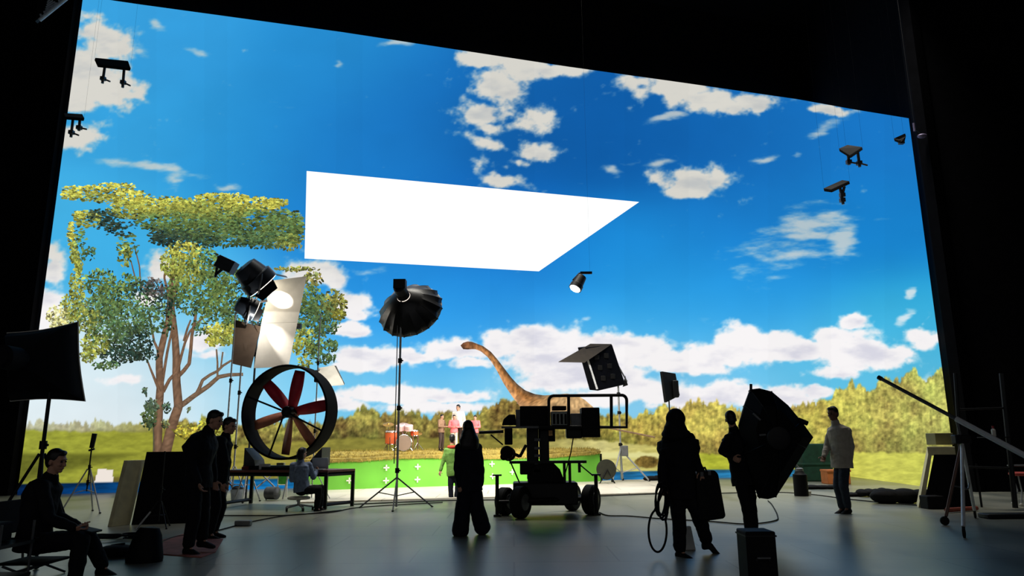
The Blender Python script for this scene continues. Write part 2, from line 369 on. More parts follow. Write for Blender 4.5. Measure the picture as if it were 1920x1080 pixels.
# picture of the tree
def leafy():
    V_, F_, C_ = [], [], []
    def stroke(pts, w0, w1, col):
        pts = np.array(pts, float); n = 14; s = np.linspace(0, len(pts)-1, n*(len(pts)-1)//2+2)
        xs = np.interp(s, range(len(pts)), pts[:, 0]); ys = np.interp(s, range(len(pts)), pts[:, 1])
        b0 = len(V_)
        for i in range(len(s)):
            w = w0+(w1-w0)*i/(len(s)-1); dx = xs[min(i+1, len(s)-1)]-xs[max(i-1, 0)]; dy = ys[min(i+1, len(s)-1)]-ys[max(i-1, 0)]
            l = math.hypot(dx, dy) or 1; nx, ny = -dy/l, dx/l
            for j in range(5):
                e = (j/4-.5)*w; V_.append(wallpt(xs[i]+nx*e, ys[i]+ny*e, .03))
                k = (.72+.5*math.sin(math.pi*(.15+.75*j/4)))*(.86+.3*rnd.random()); C_.append([v*k for v in col])
        for i in range(len(s)-1):
            for j in range(4): a = b0+i*5+j; F_.append((a, a+1, a+6, a+5))
    BR = (104, 80, 62)
    stroke([(295, 852), (297, 800), (299, 754), (301, 727), (299, 690), (299, 671), (307, 636), (316, 602), (319, 560), (324, 520), (328, 470)], 17, 9, BR)
    stroke([(310, 850), (318, 818), (326, 788), (335, 762), (331, 716), (331, 671), (329, 640), (327, 615), (322, 574), (330, 530), (345, 490)], 21, 8, BR)
    stroke([(333, 764), (346, 756), (363, 743), (391, 724), (410, 707), (430, 703), (456, 702)], 11, 6, (104, 84, 66))
    stroke([(368, 740), (374, 728), (380, 713), (394, 703), (408, 696), (418, 686), (434, 676)], 7, 4, (104, 84, 66))
    stroke([(408, 706), (408, 680), (406, 655)], 4, 3, (104, 84, 66)); stroke([(414, 690), (418, 660)], 3, 3, (104, 84, 66))
    stroke([(334, 706), (345, 695), (355, 682), (358, 655), (360, 629), (366, 600), (369, 575)], 8, 5, BR)
    stroke([(300, 735), (290, 710), (283, 693), (277, 677)], 6, 3, BR)
    stroke([(306, 735), (318, 712), (333, 696), (340, 668), (347, 643), (356, 622), (370, 606), (388, 590)], 7, 3, BR)
    stroke([(304, 722), (309, 690), (314, 660), (321, 628), (324, 610)], 6, 4, BR); stroke([(300, 690), (296, 655), (289, 640), (285, 615), (280, 588)], 6, 3, BR)
    stroke([(345, 640), (352, 615), (358, 600)], 5, 3, BR); stroke([(318, 560), (308, 520), (318, 480)], 5, 3, BR)
    stroke([(264, 540), (262, 500), (252, 460)], 3, 2, BR); stroke([(256, 530), (246, 490)], 3, 2, BR)
    stroke([(289, 845), (288, 800), (291, 770)], 3, 2, (70, 70, 55))
    Y1, Y2, G1, G2, D1 = (166, 164, 70), (128, 134, 62), (84, 104, 58), (74, 96, 60), (44, 60, 50)
    CLU = [(160, 358, 45, 9, Y1, 80), (215, 352, 40, 8, Y1, 70), (135, 368, 18, 8, Y1, 40), (185, 372, 34, 8, Y2, 60), (240, 372, 45, 14, Y1, 150), (300, 386, 60, 16, Y1, 220), (250, 395, 45, 16, Y2, 170), (350, 392, 60, 18, Y2, 260), (420, 372, 50, 9, Y1, 140), (405, 395, 60, 18, Y2, 260),
           (470, 385, 60, 14, Y1, 220), (515, 380, 24, 7, Y1, 60), (460, 415, 80, 24, G1, 360), (380, 425, 80, 24, G1, 360), (320, 415, 60, 22, G1, 260), (530, 425, 40, 30, G1, 240), (555, 430, 16, 30, G1, 100), (430, 445, 80, 18, G2, 280), (350, 450, 60, 18, D1, 200), (500, 450, 50, 16, G2, 180), (540, 455, 26, 16, Y2, 80),
           (310, 445, 30, 16, D1, 90), (190, 405, 30, 13, D1, 80), (165, 412, 24, 16, Y2, 70), (150, 405, 14, 10, Y1, 30), (205, 425, 22, 10, D1, 34), (134, 440, 6, 24, Y1, 50), (140, 475, 8, 20, Y2, 50), (150, 450, 12, 20, G1, 26), (148, 500, 8, 16, Y2, 40), (165, 475, 14, 16, G2, 22), (240, 460, 20, 26, G1, 34), (228, 430, 30, 16, D1, 34), (235, 480, 14, 20, Y2, 30),
           (145, 540, 14, 34, Y2, 90), (140, 575, 24, 26, Y2, 110), (160, 600, 30, 24, Y2, 120), (190, 530, 30, 26, G1, 110), (215, 560, 40, 30, G1, 190), (185, 585, 40, 26, G2, 190), (240, 600, 40, 30, G2, 190), (205, 625, 40, 26, G2, 190), (250, 640, 36, 26, D1, 150), (225, 665, 36, 16, D1, 100), (180, 645, 26, 20, Y2, 90), (165, 665, 16, 14, Y2, 50),
           (275, 590, 26, 36, G2, 100), (270, 665, 26, 12, D1, 60), (200, 685, 26, 8, G2, 40), (265, 545, 30, 18, D1, 60), (290, 540, 20, 20, (90, 84, 80), 50), (235, 530, 34, 16, G1, 50), (110, 590, 22, 16, (206, 200, 130), 70), (120, 610, 24, 10, (206, 200, 130), 50),
           (345, 470, 30, 16, Y1, 110), (325, 495, 22, 26, Y2, 120), (355, 510, 30, 30, Y2, 180), (335, 545, 24, 22, G1, 100), (385, 495, 30, 30, G1, 170), (420, 520, 30, 30, G1, 150), (390, 545, 30, 30, G1, 150), (420, 560, 26, 30, G1, 130), (360, 570, 30, 22, G2, 90), (310, 570, 26, 22, D1, 60), (395, 580, 24, 22, G1, 80), (425, 595, 20, 20, G2, 60), (305, 600, 24, 30, G2, 50), (375, 615, 16, 14, G2, 20),
           (412, 618, 28, 12, Y1, 90), (420, 635, 26, 12, Y2, 90), (400, 640, 14, 8, Y1, 30), (440, 610, 20, 16, G1, 50),
           (560, 505, 40, 4, (120, 120, 60), 40), (585, 525, 20, 14, (110, 110, 60), 50), (575, 560, 26, 30, G1, 130), (600, 580, 26, 26, G2, 130), (625, 570, 24, 24, (110, 112, 56), 120), (610, 610, 26, 20, G2, 90), (580, 605, 26, 30, G2, 120), (565, 640, 26, 26, Y2, 110), (590, 650, 20, 18, G1, 70), (620, 650, 12, 12, G2, 36), (635, 590, 12, 10, (120, 120, 50), 40), (608, 672, 22, 10, G2, 40), (570, 680, 14, 12, Y2, 30), (470, 560, 40, 60, G2, 150),
           (285, 762, 12, 14, (70, 84, 66), 60), (280, 785, 14, 18, (64, 78, 50), 70), (312, 765, 8, 10, (70, 84, 66), 16), (272, 735, 4, 8, (70, 84, 66), 8), (310, 795, 6, 8, (90, 96, 66), 10), (355, 768, 4, 4, (90, 96, 66), 4), (350, 810, 24, 14, (160, 150, 56), 60), (400, 800, 26, 16, (150, 146, 52), 70)]
    for cx, cy, rx, ry, col, n in CLU:
        for _ in range(int(n*2.1)):
            while True:
                u, v = rnd.uniform(-1.15, 1.15), rnd.uniform(-1.15, 1.15)
                if u*u+v*v < 1.3*rnd.random()**.4: break
            x, y = cx+u*rx, cy+v*ry
            if x > 569 and 318 < y < 488: continue
            if x < 145-(y+9)*.13: continue
            sz = rnd.uniform(1.5, 3.7); an = rnd.uniform(-.5, .5) if y < 460 else rnd.uniform(0, 6.3); el = rnd.uniform(.4, .75)
            k = rnd.choice((.45, .6, .8, .95, 1, 1.1, 1.3, 1.45))*(1.1-.2*v); b0 = len(V_)
            tint = rnd.uniform(-10, 10)
            for j in range(6):
                q_ = j*math.pi/3; ex, ey = sz*1.25*math.cos(q_), sz*el*math.sin(q_)
                V_.append(wallpt(x+ex*math.cos(an)-ey*math.sin(an), y+ex*math.sin(an)+ey*math.cos(an), .05)); C_.append([(col[0]+tint)*k, col[1]*k, (col[2]-tint*.5)*k])
            F_.append(tuple(range(b0, b0+6)))
    return V_, F_, C_
LEAFM = attr_emat('led_tree')
coloured('tree_picture', *leafy(), LEAFM, led, 'leafy tree with several slim trunks on the screen')
# picture of the long-necked dinosaur
def dino():
    V_, F_, C_ = [], [], []
    up = [(863, 648), (868, 643), (876, 640.5), (884, 641), (893, 644.5), (905, 649), (920, 660), (932, 674), (945, 691), (958, 708), (970, 721), (984, 732), (1002, 739), (1020, 741.5), (1040, 740), (1062, 738), (1080, 741), (1096, 750), (1112, 764)]
    lo = [(865, 651), (868, 655), (876, 655.5), (884, 655), (891, 655), (901, 659), (913, 669), (922, 680), (932, 697), (943, 718), (952, 732), (960, 744), (968, 754), (976, 764), (990, 772), (1020, 776), (1050, 778), (1080, 778), (1112, 775)]
    up, lo = np.array(up), np.array(lo); S = np.linspace(0, len(up)-1, 110); K = 9
    for i, s in enumerate(S):
        ux, uy = np.interp(s, range(len(up)), up[:, 0]), np.interp(s, range(len(up)), up[:, 1]); lx, ly = np.interp(s, range(len(up)), lo[:, 0]), np.interp(s, range(len(up)), lo[:, 1])
        for j in range(K):
            t = j/(K-1); x, y = ux+(lx-ux)*t, uy+(ly-uy)*t; V_.append(wallpt(x, y, .04))
            dark = np.array([78, 66, 56]); mid = np.array([186, 124, 66]); lt = np.array([214, 158, 110]); hd = np.array([128, 84, 60])
            c = dark+(mid-dark)*min(1, t/.42) if t < .42 else mid+(lt-mid)*(t-.42)/.58
            hk = max(0, 1-s/7); c = c*(1-hk)+hd*(1.15-.35*t)*hk
            if s > 12: g = min(1, (s-12)/3); c = c*(1-g)+np.array([206, 168, 118])*(1-.12*t)*g
            c = c*(1+1.0*(float(fbm(np.array(x/4.), np.array(y/6.), 5, 3))-.5))
            if s < 2.4 and t > .75: c = c*.6
            C_.append(c)
    for i in range(len(S)-1):
        for j in range(K-1): a = i*K+j; F_.append((a, a+1, a+K+1, a+K))
    return V_, F_, C_
coloured('dinosaur_picture', *dino(), LEAFM, led, 'long-necked brown dinosaur on the screen')

# ------------------------------------------------------------------ the hall
FLOORM = bpy.data.materials.new('stage_floor'); FLOORM.use_nodes = True
def floor_mat(m, c0, c1, rough):
    nt = m.node_tree; N = nt.nodes; b = N['Principled BSDF']; L = nt.links; b.inputs['Specular IOR Level'].default_value = .8
    tc = N.new('ShaderNodeTexCoord'); n1 = N.new('ShaderNodeTexNoise'); n1.inputs['Scale'].default_value = .55; n1.inputs['Detail'].default_value = 7; n1.inputs['Roughness'].default_value = .55
    mp = N.new('ShaderNodeMapping'); mp.inputs['Scale'].default_value = (1, .45, 1); L.new(tc.outputs['Object'], mp.inputs['Vector'])
    n2 = N.new('ShaderNodeTexNoise'); n2.inputs['Scale'].default_value = 6; n2.inputs['Detail'].default_value = 6
    L.new(mp.outputs[0], n1.inputs['Vector']); L.new(mp.outputs[0], n2.inputs['Vector'])
    rp = N.new('ShaderNodeValToRGB'); rp.color_ramp.elements[0].position = .32; rp.color_ramp.elements[1].position = .7
    rp.color_ramp.elements[0].color = (*lin(c0), 1); rp.color_ramp.elements[1].color = (*lin(c1), 1); L.new(n1.outputs['Fac'], rp.inputs[0])
    br = N.new('ShaderNodeTexBrick'); br.inputs['Scale'].default_value = 1; br.inputs['Brick Width'].default_value = 2.4; br.inputs['Row Height'].default_value = 1.2; br.inputs['Mortar Size'].default_value = .012
    br.inputs['Color1'].default_value = (1, 1, 1, 1); br.inputs['Color2'].default_value = (.86, .88, .9, 1); br.inputs['Mortar'].default_value = (.45, .45, .45, 1)
    L.new(tc.outputs['Object'], br.inputs['Vector'])
    mx = N.new('ShaderNodeMix'); mx.data_type = 'RGBA'; mx.blend_type = 'MULTIPLY'; mx.inputs[0].default_value = 1; L.new(rp.outputs[0], mx.inputs[6]); L.new(br.outputs['Color'], mx.inputs[7])
    L.new(mx.outputs[2], b.inputs['Base Color'])
    mr = N.new('ShaderNodeMapRange'); mr.inputs['From Min'].default_value = .3; mr.inputs['From Max'].default_value = .7; mr.inputs['To Min'].default_value = rough-.03; mr.inputs['To Max'].default_value = rough+.12
    L.new(n1.outputs['Fac'], mr.inputs[0]); L.new(mr.outputs[0], b.inputs['Roughness'])
    bp = N.new('ShaderNodeBump'); bp.inputs['Strength'].default_value = .06; bp.inputs['Distance'].default_value = .008; L.new(n2.outputs['Fac'], bp.inputs['Height']); L.new(bp.outputs[0], b.inputs['Normal'])
floor_mat(FLOORM, (78, 86, 82), (160, 157, 140), .30)
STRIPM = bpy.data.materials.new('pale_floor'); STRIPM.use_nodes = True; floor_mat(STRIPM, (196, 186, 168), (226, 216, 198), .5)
struct('floor', MB().box((0, 11, -.1), (44, 42, .2)), FLOORM, smooth=0)
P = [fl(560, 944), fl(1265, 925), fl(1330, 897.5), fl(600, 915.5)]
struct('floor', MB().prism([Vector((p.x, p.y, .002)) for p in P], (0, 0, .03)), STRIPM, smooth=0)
# dark walls: behind the screen, left, right, ceiling
def flatwall(name, pts, h, th=.3):
    mb = MB()
    for i in range(len(pts)-1):
        p, q_ = Vector((*pts[i], 0)), Vector((*pts[i+1], 0)); d = (q_-p).normalized(); n = Vector((-d.y, d.x, 0))
        mb.prism([p, q_, q_+n*th, p+n*th], (0, 0, h))
    return struct(name, mb, DRAPE, smooth=0)
wl0 = fl(32, ybot(32)); wl1 = fl(1572, ybot(1572)); wl2 = fl(1797, ybot(1797))
tn = (wl1-wl0).normalized(); nb = Vector((-tn.y, tn.x, 0))
p0 = wl0-tn*3+nb*.35; p1 = wl1+tn*.6+nb*.35
flatwall('wall_back', [(p0.x, p0.y), (p1.x, p1.y)], 19)
t2 = (wl2-wl1).normalized(); n2_ = Vector((-t2.y, t2.x, 0)); p2 = wl2+n2_*.35
flatwall('wall_right', [(p1.x, p1.y), (p2.x+.1, p2.y+.1), (wl2.x+.15, wl2.y-.05), (17.5, 17.6), (17.5, -8)], 19)
flatwall('wall_left', [(-17, -8), (-17, 19.2), (wl0.x-.12, wl0.y+.03), (p0.x, p0.y+.2)], 19)
struct('ceiling', MB().box((0, 10, 19.15), (42, 44, .3)), DRAPE, smooth=0)

# ------------------------------------------------------------------ helpers for stage gear
def tripod(root, c, z0, zs, rad, n=3, rot=0., m=BMET, r=.014, brace=True, feet=True):
    """legs from a hub at height z0 spreading to the floor; hub braces meet the pole at zs"""
    for k in range(n):
        a = rot+2*math.pi*k/n; e = Vector((c.x+math.cos(a)*rad, c.y+math.sin(a)*rad, r)); s_ = Vector((c.x+math.cos(a)*.03, c.y+math.sin(a)*.03, z0))
        mb = MB().tube(s_, e, r, r, 8)
        if brace: mb.tube(Vector((c.x, c.y, zs)), s_.lerp(e, .55), r*.7, r*.7, 6)
        lg = obj('leg', mb, m, root)
        if feet: obj('foot', MB().ell(e, (r*1.8, r*1.8, r), None, 10, 6), RUB, lg)
def pole(root, a, b, r=.018, m=STEEL, name='pole', collars=(.5,)):
    p = obj(name, MB().tube(a, b, r, r, 12), m, root)
    for k in collars:
        c = Vector(a).lerp(Vector(b), k); d = (Vector(b)-Vector(a)).normalized()
        obj('collar', MB().tube(c-d*.05, c+d*.05, r*1.9, r*1.9, 12).tube(c, c+Vector((.07, -.02, 0)), r*.7, r*.7, 8), BMET, p)
    return p
def light(name, kind, loc, target, power, size=.5, col=(1, .95, .88), spot=None, blend=.4, sy=None):
    L = bpy.data.lights.new(name, kind); L.energy = power; L.color = col
    if kind == 'AREA':
        L.spread = R(95)
        L.shape = 'RECTANGLE' if sy else 'DISK'; L.size = size
        if sy: L.size_y = sy
    elif kind == 'SPOT': L.spot_size = spot; L.spot_blend = blend; L.shadow_soft_size = size
    o = bpy.data.objects.new(name, L); COL.objects.link(o); o.location = loc
    o.rotation_euler = (Vector(target)-Vector(loc)).to_track_quat('-Z', 'Y').to_euler(); return o
exec_parts = []
# ------------------------------------------------------------------ grassy set platform with green front
Yg = 22.0
def gfront(x): return 919-(x-670)*.0327        # foot of the green cloth
gx0, gx1 = 560, 1126
ga, gb = fl(gx0, gfront(gx0)), fl(gx1, gfront(gx1)); gt = (gb-ga).normalized(); gn_ = Vector((-gt.y, gt.x, 0))
GL = (gb-ga).length
plat = thing('grass_platform', (ga+gb)/2, 'long low grassy set platform with bright green front cloth before the screen', 'platform')
GRN = mat('green_cloth', (108, 186, 60), .8, 0, .08, 1.5); GRASSM = mat('dry_grass', (150, 132, 62), .9, 0, .45, 7, .4); EARTH = mat('dry_earth', (96, 76, 44), .95, 0, .4, 6, .5)
def gtop(x): return np.interp(x, [560, 620, 670, 700, 760, 830, 900, 960, 1030, 1090, 1126], [862, 860, 859, 857, 853, 853, 854, 853, 852, 848, 845])
mb = MB(); N_ = 40
zt = []
def deep(i): return min(1.15, 1.81-1.0*i/N_-.09)
for i in range(N_+1):
    p = ga.lerp(gb, i/N_); px, _ = [float(v) for v in proj_np(p.x, p.y, p.z)]
    d = ray(px, gtop(px)); z = H+d.z*p.y/d.y; zt.append(z)
V_ = []
for i in range(N_+1):
    p = ga.lerp(gb, i/N_); wob = .012*math.sin(i*1.9)
    V_ += [p-gn_*wob, p-gn_*wob+Vector((0, 0, zt[i]-.02)), p+gn_*(deep(i)-.05)+Vector((0, 0, zt[i]-.02)), p+gn_*(deep(i)-.05)]
Fs = [(0, 1, 2, 3), tuple(4*N_+k for k in (3, 2, 1, 0))]
for i in range(N_):
    a = 4*i
    for j in range(4): Fs.append((a+j, a+(j+1) % 4, a+4+(j+1) % 4, a+4+j))
obj('green_cloth', MB().add(V_, Fs), GRN, plat, label='bright green cloth front')
BACKZ = 1.07
def topz(i, j, M):                       # mound surface, rising to the back
    t = j/M; z = zt[i]+(BACKZ-zt[i])*sst(0, .55, t)
    return z+.02*(float(fbm(np.array(i*.9), np.array(j*1.3), 4, 3))-.5)
mb = MB(); M_ = 8; V_ = []
for i in range(N_+1):
    p = ga.lerp(gb, i/N_)
    lipz = .05+.09*float(fbm(np.array(i*.8), np.array(2.2), 9, 3))
    V_.append(p-gn_*.06+Vector((0, 0, zt[i]-lipz)))
    V_.append(p-gn_*.08+Vector((0, 0, zt[i]-.01)))
    for j in range(M_+1): V_.append(p+gn_*(deep(i)*j/M_)+Vector((0, 0, topz(i, j, M_)+.01)))
    V_.append(p+gn_*deep(i)+Vector((0, 0, zt[i]-.2)))
K = M_+4; Fs = [tuple(range(K)), tuple(range(N_*K+K-1, N_*K-1, -1))]
for i in range(N_):
    for j in range(K): Fs.append((i*K+j, i*K+(j+1) % K, (i+1)*K+(j+1) % K, (i+1)*K+j))
obj('turf', MB().add(V_, Fs), GRASSM, plat, smooth=60, label='straw-coloured grass turf hanging over the edge')
mb = MB()
for _ in range(5200):
    u = rnd.random(); w = rnd.choice((rnd.uniform(-.09, .1), rnd.uniform(-.08, .95))); i = min(N_, int(u*N_+.5)); w = w*(deep(i) if w > 0 else 1); p = ga.lerp(gb, u)+gn_*w
    z = topz(i, max(0, min(M_, int(w/deep(i)*M_+.5))), M_) if w > 0 else zt[i]-.04*rnd.random()
    h = rnd.uniform(.04, .11); b0 = Vector((p.x, p.y, z-.01)); hang = w < 0
    tip = b0+(Vector((rnd.uniform(-.05, .05), rnd.uniform(-.05, .02), -h*1.1)) if hang else Vector((rnd.uniform(-.04, .04), rnd.uniform(-.05, .03), h)))
    e = Vector((.008, 0, 0)); mb.add([b0-e, b0+e, tip-gn_*.004, b0+gn_*.008], [(0, 1, 2), (1, 3, 2), (3, 0, 2)])
o = obj('grass_blades', mb, mat('straw_blades', (166, 146, 70), .9, 0, .5, 3), plat, smooth=0); o['kind'] = 'stuff'
# dark post and slope at the right end of the platform
e0 = fl(1127, gfront(1127)-1); mb = MB().prism([at(1119, 845, e0.y), at(1130, 845, e0.y), at(1130, 886, e0.y), at(1122, 886, e0.y)], (0, .3, 0))
obj('end_board', MB().box((e0.x+.02, e0.y+.3, .45), (.08, .5, .9)), BLK, plat, label='dark end board')
PLUS = [(654, 901), (723, 877), (723, 901), (782, 875), (782, 899), (922, 870), (923, 893), (960, 885), (1088, 868)]
for x, y in PLUS:
    u = (x-gx0)/(gx1-gx0); p = fl(x, gfront(x)); q_ = at(x, y, p.y); s_ = .085
    mb = MB(); fwd = -gn_*.03
    for a, b in ((gt*s_, Vector((0, 0, .02))), (gt*.02, Vector((0, 0, s_)))):
        c = Vector((p.x, p.y, q_.z))+fwd
        mb.prism([c-a-b, c+a-b, c+a+b, c-a+b], -gn_*.004)
    obj('tracking_mark', mb, WHITEB, plat, smooth=0, label='white plus-shaped tracking mark')
def platz(px): return BACKZ

# ------------------------------------------------------------------ people
def remesh(mb, voxel, name, org, it=3, wr=0.0, seed=0):
    me = mb.mesh('tmp'); fixnormals(me); o = bpy.data.objects.new('tmp', me); COL.objects.link(o)
    m = o.modifiers.new('r', 'REMESH'); m.mode = 'VOXEL'; m.voxel_size = voxel
    m = o.modifiers.new('s', 'SMOOTH'); m.factor = .5; m.iterations = it
    dg = bpy.context.evaluated_depsgraph_get(); dg.update()
    out = bpy.data.meshes.new_from_object(o.evaluated_get(dg)); bpy.data.objects.remove(o); bpy.data.meshes.remove(me)
    n = len(out.vertices); co = np.empty(n*3, np.float32); out.vertices.foreach_get('co', co); co = co.reshape(-1, 3)
    if wr:
        no = np.empty(n*3, np.float32); out.vertices.foreach_get('normal', no); no = no.reshape(-1, 3)
        d = fbm(co[:, 0]*9+co[:, 1]*7+seed, co[:, 2]*11+co[:, 1]*4, seed % 40, 3)-.5+.4*(np.abs(fbm(co[:, 0]*16+co[:, 1]*11, co[:, 2]*6+seed, seed % 30+3, 2)-.5)-.15)
        co = co+no*(d*wr*2)[:, None]
    co = co-np.array(org, np.float32); out.vertices.foreach_set('co', co.ravel()); out.name = name; out.update()
    for p in out.polygons: p.use_smooth = True
    return out
def hand(mb, w, d, pn, s, curl=.5, sgn=1):
    """palm and five fingers: w wrist, d pointing direction, pn palm normal"""
    d = d.normalized(); pn = (pn-d*pn.dot(d)).normalized(); sd = d.cross(pn)*sgn
    k = .088*s
    mb.ell(w+d*k*.55, (.040*s, .019*s, .055*s), (sd, pn, d), 12, 8)
    for i, (off, ln) in enumerate(((-.030, .62), (-.010, .76), (.011, .72), (.030, .56))):
        b = w+d*k*1.0+sd*off*s; L = .1*s*ln; c1 = curl*(1+.12*i)
        d1 = (d*math.cos(c1)+pn*math.sin(c1)); d2 = (d*math.cos(c1*2.1)+pn*math.sin(c1*2.1))
        m1 = b+d1*L*.55; mb.chain([b-d*.012*s, m1, m1+d2*L*.5], [.0095*s, .0088*s, .0072*s], 8)
    tb = w+d*k*.35-sd*.036*s; t1 = tb+(d*.6-sd*.75+pn*.25).normalized()*.042*s
    mb.chain([w+d*k*.2-sd*.016*s, tb, t1, t1+(d*.9-sd*.1+pn*.4*(.4+curl)).normalized()*.034*s], [.015*s, .0115*s, .0098*s, .008*s], 8)
def headm(mb, c, f, up, s):
    f = (f-up*f.dot(up)).normalized(); sd = f.cross(up); ax = (sd, f, up); k = s*.93
    def p(x, y, z): return c+sd*x*k+f*y*k+up*z*k
    mb.ell(p(0, -.008, .012), (.077*k, .096*k, .098*k), ax, 20, 14)
    mb.ell(p(0, .03, -.058), (.059*k, .063*k, .075*k), ax, 18, 12)
    mb.ell(p(0, .062, -.112), (.028*k, .025*k, .022*k), ax)          # chin
    mb.ell(p(0, .096, -.038), (.013*k, .020*k, .026*k), ax); mb.ell(p(0, .106, -.052), (.017*k, .014*k, .012*k), ax)   # nose
    mb.ell(p(0, .078, .012), (.055*k, .018*k, .012*k), ax)             # brow
    mb.ell(p(0, .088, -.083), (.024*k, .012*k, .010*k), ax)            # mouth
    for e in (-1, 1):
        mb.ell(p(e*.036, .068, -.045), (.022*k, .022*k, .02*k), ax)
        mb.ell(p(e*.079, -.012, -.03), (.010*k, .022*k, .033*k), ax)
    return p
PEOPLE = {}
def person(label, J, Y, s, yaw, top=CLOTH, bot=CLOTH, hair='short', vox=.009, skin=SKIN, legw=(.092, .072, .062), hem=.10, hood=None, group=None, curl=(.5, .5), hairm=HAIR, shoe=RUB, topname='jacket', seed=1, chest=1.0, headdir=None, base=None, sleeve=1.0, collar=True):
    Q = {k: at(v[0], v[1], Y+(v[2] if len(v) > 2 else 0)) for k, v in J.items()}
    floor_z = base.z if base is not None else 0.0
    root = thing('person', base if base is not None else Vector((Q['pv'].x, Q['pv'].y, floor_z)), label, 'person', group)
    org = ORI[root.name]
    fw = Vector((math.sin(R(yaw)), -math.cos(R(yaw)), 0)); hf = fw if headdir is None else Vector((math.sin(R(headdir[0])), -math.cos(R(headdir[0])), math.sin(R(headdir[1]))))
    side = Vector((-fw.y, fw.x, 0))                       # the person's left... along the shoulders
    pv, ch, nk, hd = Q['pv'], Q['ch'], Q['nk'], Q['hd']
    wa = pv.lerp(ch, .45)
    up = (hd-nk).normalized(); up = (up+Vector((0, 0, 1.2))).normalized()
    def torso(mb, pad, hemd, a0=1.0):
        d = (pv-wa).normalized(); q = [(pv+d*hemd, (.165+pad*1.2)*s*a0, (.115+pad*1.2)*s), (pv, (.168+pad)*s*a0, (.118+pad)*s), (wa, (.148+pad)*s*a0, (.105+pad)*s), (ch, (.172+pad)*s*chest, (.122+pad)*s*chest), (ch.lerp(nk, .55), (.165+pad)*s*chest, (.105+pad)*s), (ch.lerp(nk, .82), (.11+pad*.7)*s, (.08+pad*.5)*s), (nk, (.055+pad*.4)*s, (.055+pad*.4)*s)]
        mb.loft(q, side, 20)
    def arm(mb, S, r, end=1.0):
        a, b, c = Q[S+'s'], Q[S+'e'], Q[S+'w']; c = b.lerp(c, end)
        mb.chain([a, b, c], r, 12); mb.chain([ch.lerp(nk, .5), a], [r[0]*1.25, r[0]*1.05], 12)
    body = MB(); torso(body, 0, 0)
    body.chain([nk-up*.03*s, nk.lerp(hd, .55)], [.06*s, .054*s], 14)
    p = headm(body, hd, hf, up, s)
    for n_, S in enumerate('lr'):
        arm(body, S, [.05*s, .038*s, .028*s])
        d = (Q[S+'w']-Q[S+'e']); pn = (fw*.2-side*(-1 if S == 'l' else 1)*0+(ch-Q[S+'w'])*.8); hand(body, Q[S+'w'], d, pn, s, curl[n_], -1 if S == 'l' else 1)
        h_, k_, a_, t_ = Q[S+'h'], Q[S+'k'], Q[S+'a'], Q[S+'t']
        body.chain([pv.lerp(h_, .6), h_, k_, a_], [.09*s, .084*s, .056*s, .038*s], 14); body.chain([a_, a_.lerp(t_, .45)-Vector((0, 0, .05*s))], [.034*s, .022*s], 12)
    obj('body', remesh(body, vox*.75, 'body', org, 2), skin, root, smooth=0)
    tr = MB(); tr.ell(pv, (.17*s, .12*s, .13*s), (side, fw, Vector((0, 0, 1))), 18, 12)
    for S in 'lr':
        h_, k_, a_ = Q[S+'h'], Q[S+'k'], Q[S+'a']
        tr.chain([pv.lerp(h_, .7), h_, k_, k_.lerp(a_, .93)], [legw[0]*s*1.05, legw[0]*s, legw[1]*s, legw[2]*s], 14)
    obj('trousers', remesh(tr, vox, 'trousers', org, 3, .010*s, seed), bot, root, smooth=0)
    tp = MB(); torso(tp, .024, hem*s)
    for S in 'lr': arm(tp, S, [.068*s, .056*s, .045*s], .95*sleeve)
    if collar: tp.chain([nk-up*.04*s, nk+up*.02*s], [.085*s, .072*s], 14)
    obj(topname, remesh(tp, vox, topname, org, 3, .011*s, seed+5), top, root, smooth=0)
    for S in 'lr':
        a_, t_ = Q[S+'a'], Q[S+'t']; d = (t_-a_); d.z = 0; d = d.normalized() if d.length > .01 else fw
        z0 = min(t_.z, a_.z)-.03*s; lift = (t_.z-a_.z+.06*s)
        L = .25*s; sd = Vector((-d.y, d.x, 0)); hz = a_-Vector((0, 0, .062*s))
        q = [(hz-d*.06*s, .03*s, .035*s), (hz-d*.035*s, .042*s, .045*s), (hz+d*.04*s+Vector((0, 0, -.004*s)), .042*s, .04*s), (hz+(t_-a_).normalized()*.12*s+Vector((0, 0, -.0*s)), .048*s, .032*s), (hz+(t_-a_).normalized()*.185*s, .03*s, .02*s)]
        mb = MB().loft(q, sd, 16); mb.chain([a_, hz+Vector((0, 0, .02*s))], [.05*s, .045*s], 12)
        obj('shoe', remesh(mb, .009, 'shoe', org, 2), shoe, root, smooth=0)
    k = s*.93
    fh = (hf-up*hf.dot(up)).normalized(); sdh = fh.cross(up); ax = (sdh, fh, up)
    for e in (-1, 1): obj('eye', MB().ell(p(e*.031, .082, -.012), .0115*k, None, 10, 8), EYE, root, smooth=180)
    hm = MB()
    if hair in ('short', 'bob', 'long', 'cap'):
        hm.ell(p(0, -.02, .028), (.086*k, .098*k, .096*k), ax, 20, 14); hm.ell(p(0, -.055, -.02), (.078*k, .062*k, .085*k), ax, 16, 12)
        hm.ell(p(0, .05, .075), (.06*k, .04*k, .035*k), ax)
        if hair == 'bob': hm.ell(p(0, -.05, -.06), (.095*k, .075*k, .11*k), ax, 18, 12)
        if hair == 'long': hm.chain([p(0, -.04, 0), p(0, -.065, -.12)], [.09*k, .105*k], 16); hm.loft([(p(0, -.05, -.03), .10*k, .10*k), (p(0, -.06, -.12), .13*k, .11*k), (p(0, -.075, -.2), .165*k, .11*k), (p(0, -.09, -.3), .16*k, .09*k), (p(0, -.1, -.36), .12*k, .06*k)], sdh, 20)
        if hair == 'cap': hm.ell(p(0, .1, .05), (.06*k, .07*k, .014*k), ax, 16, 8)
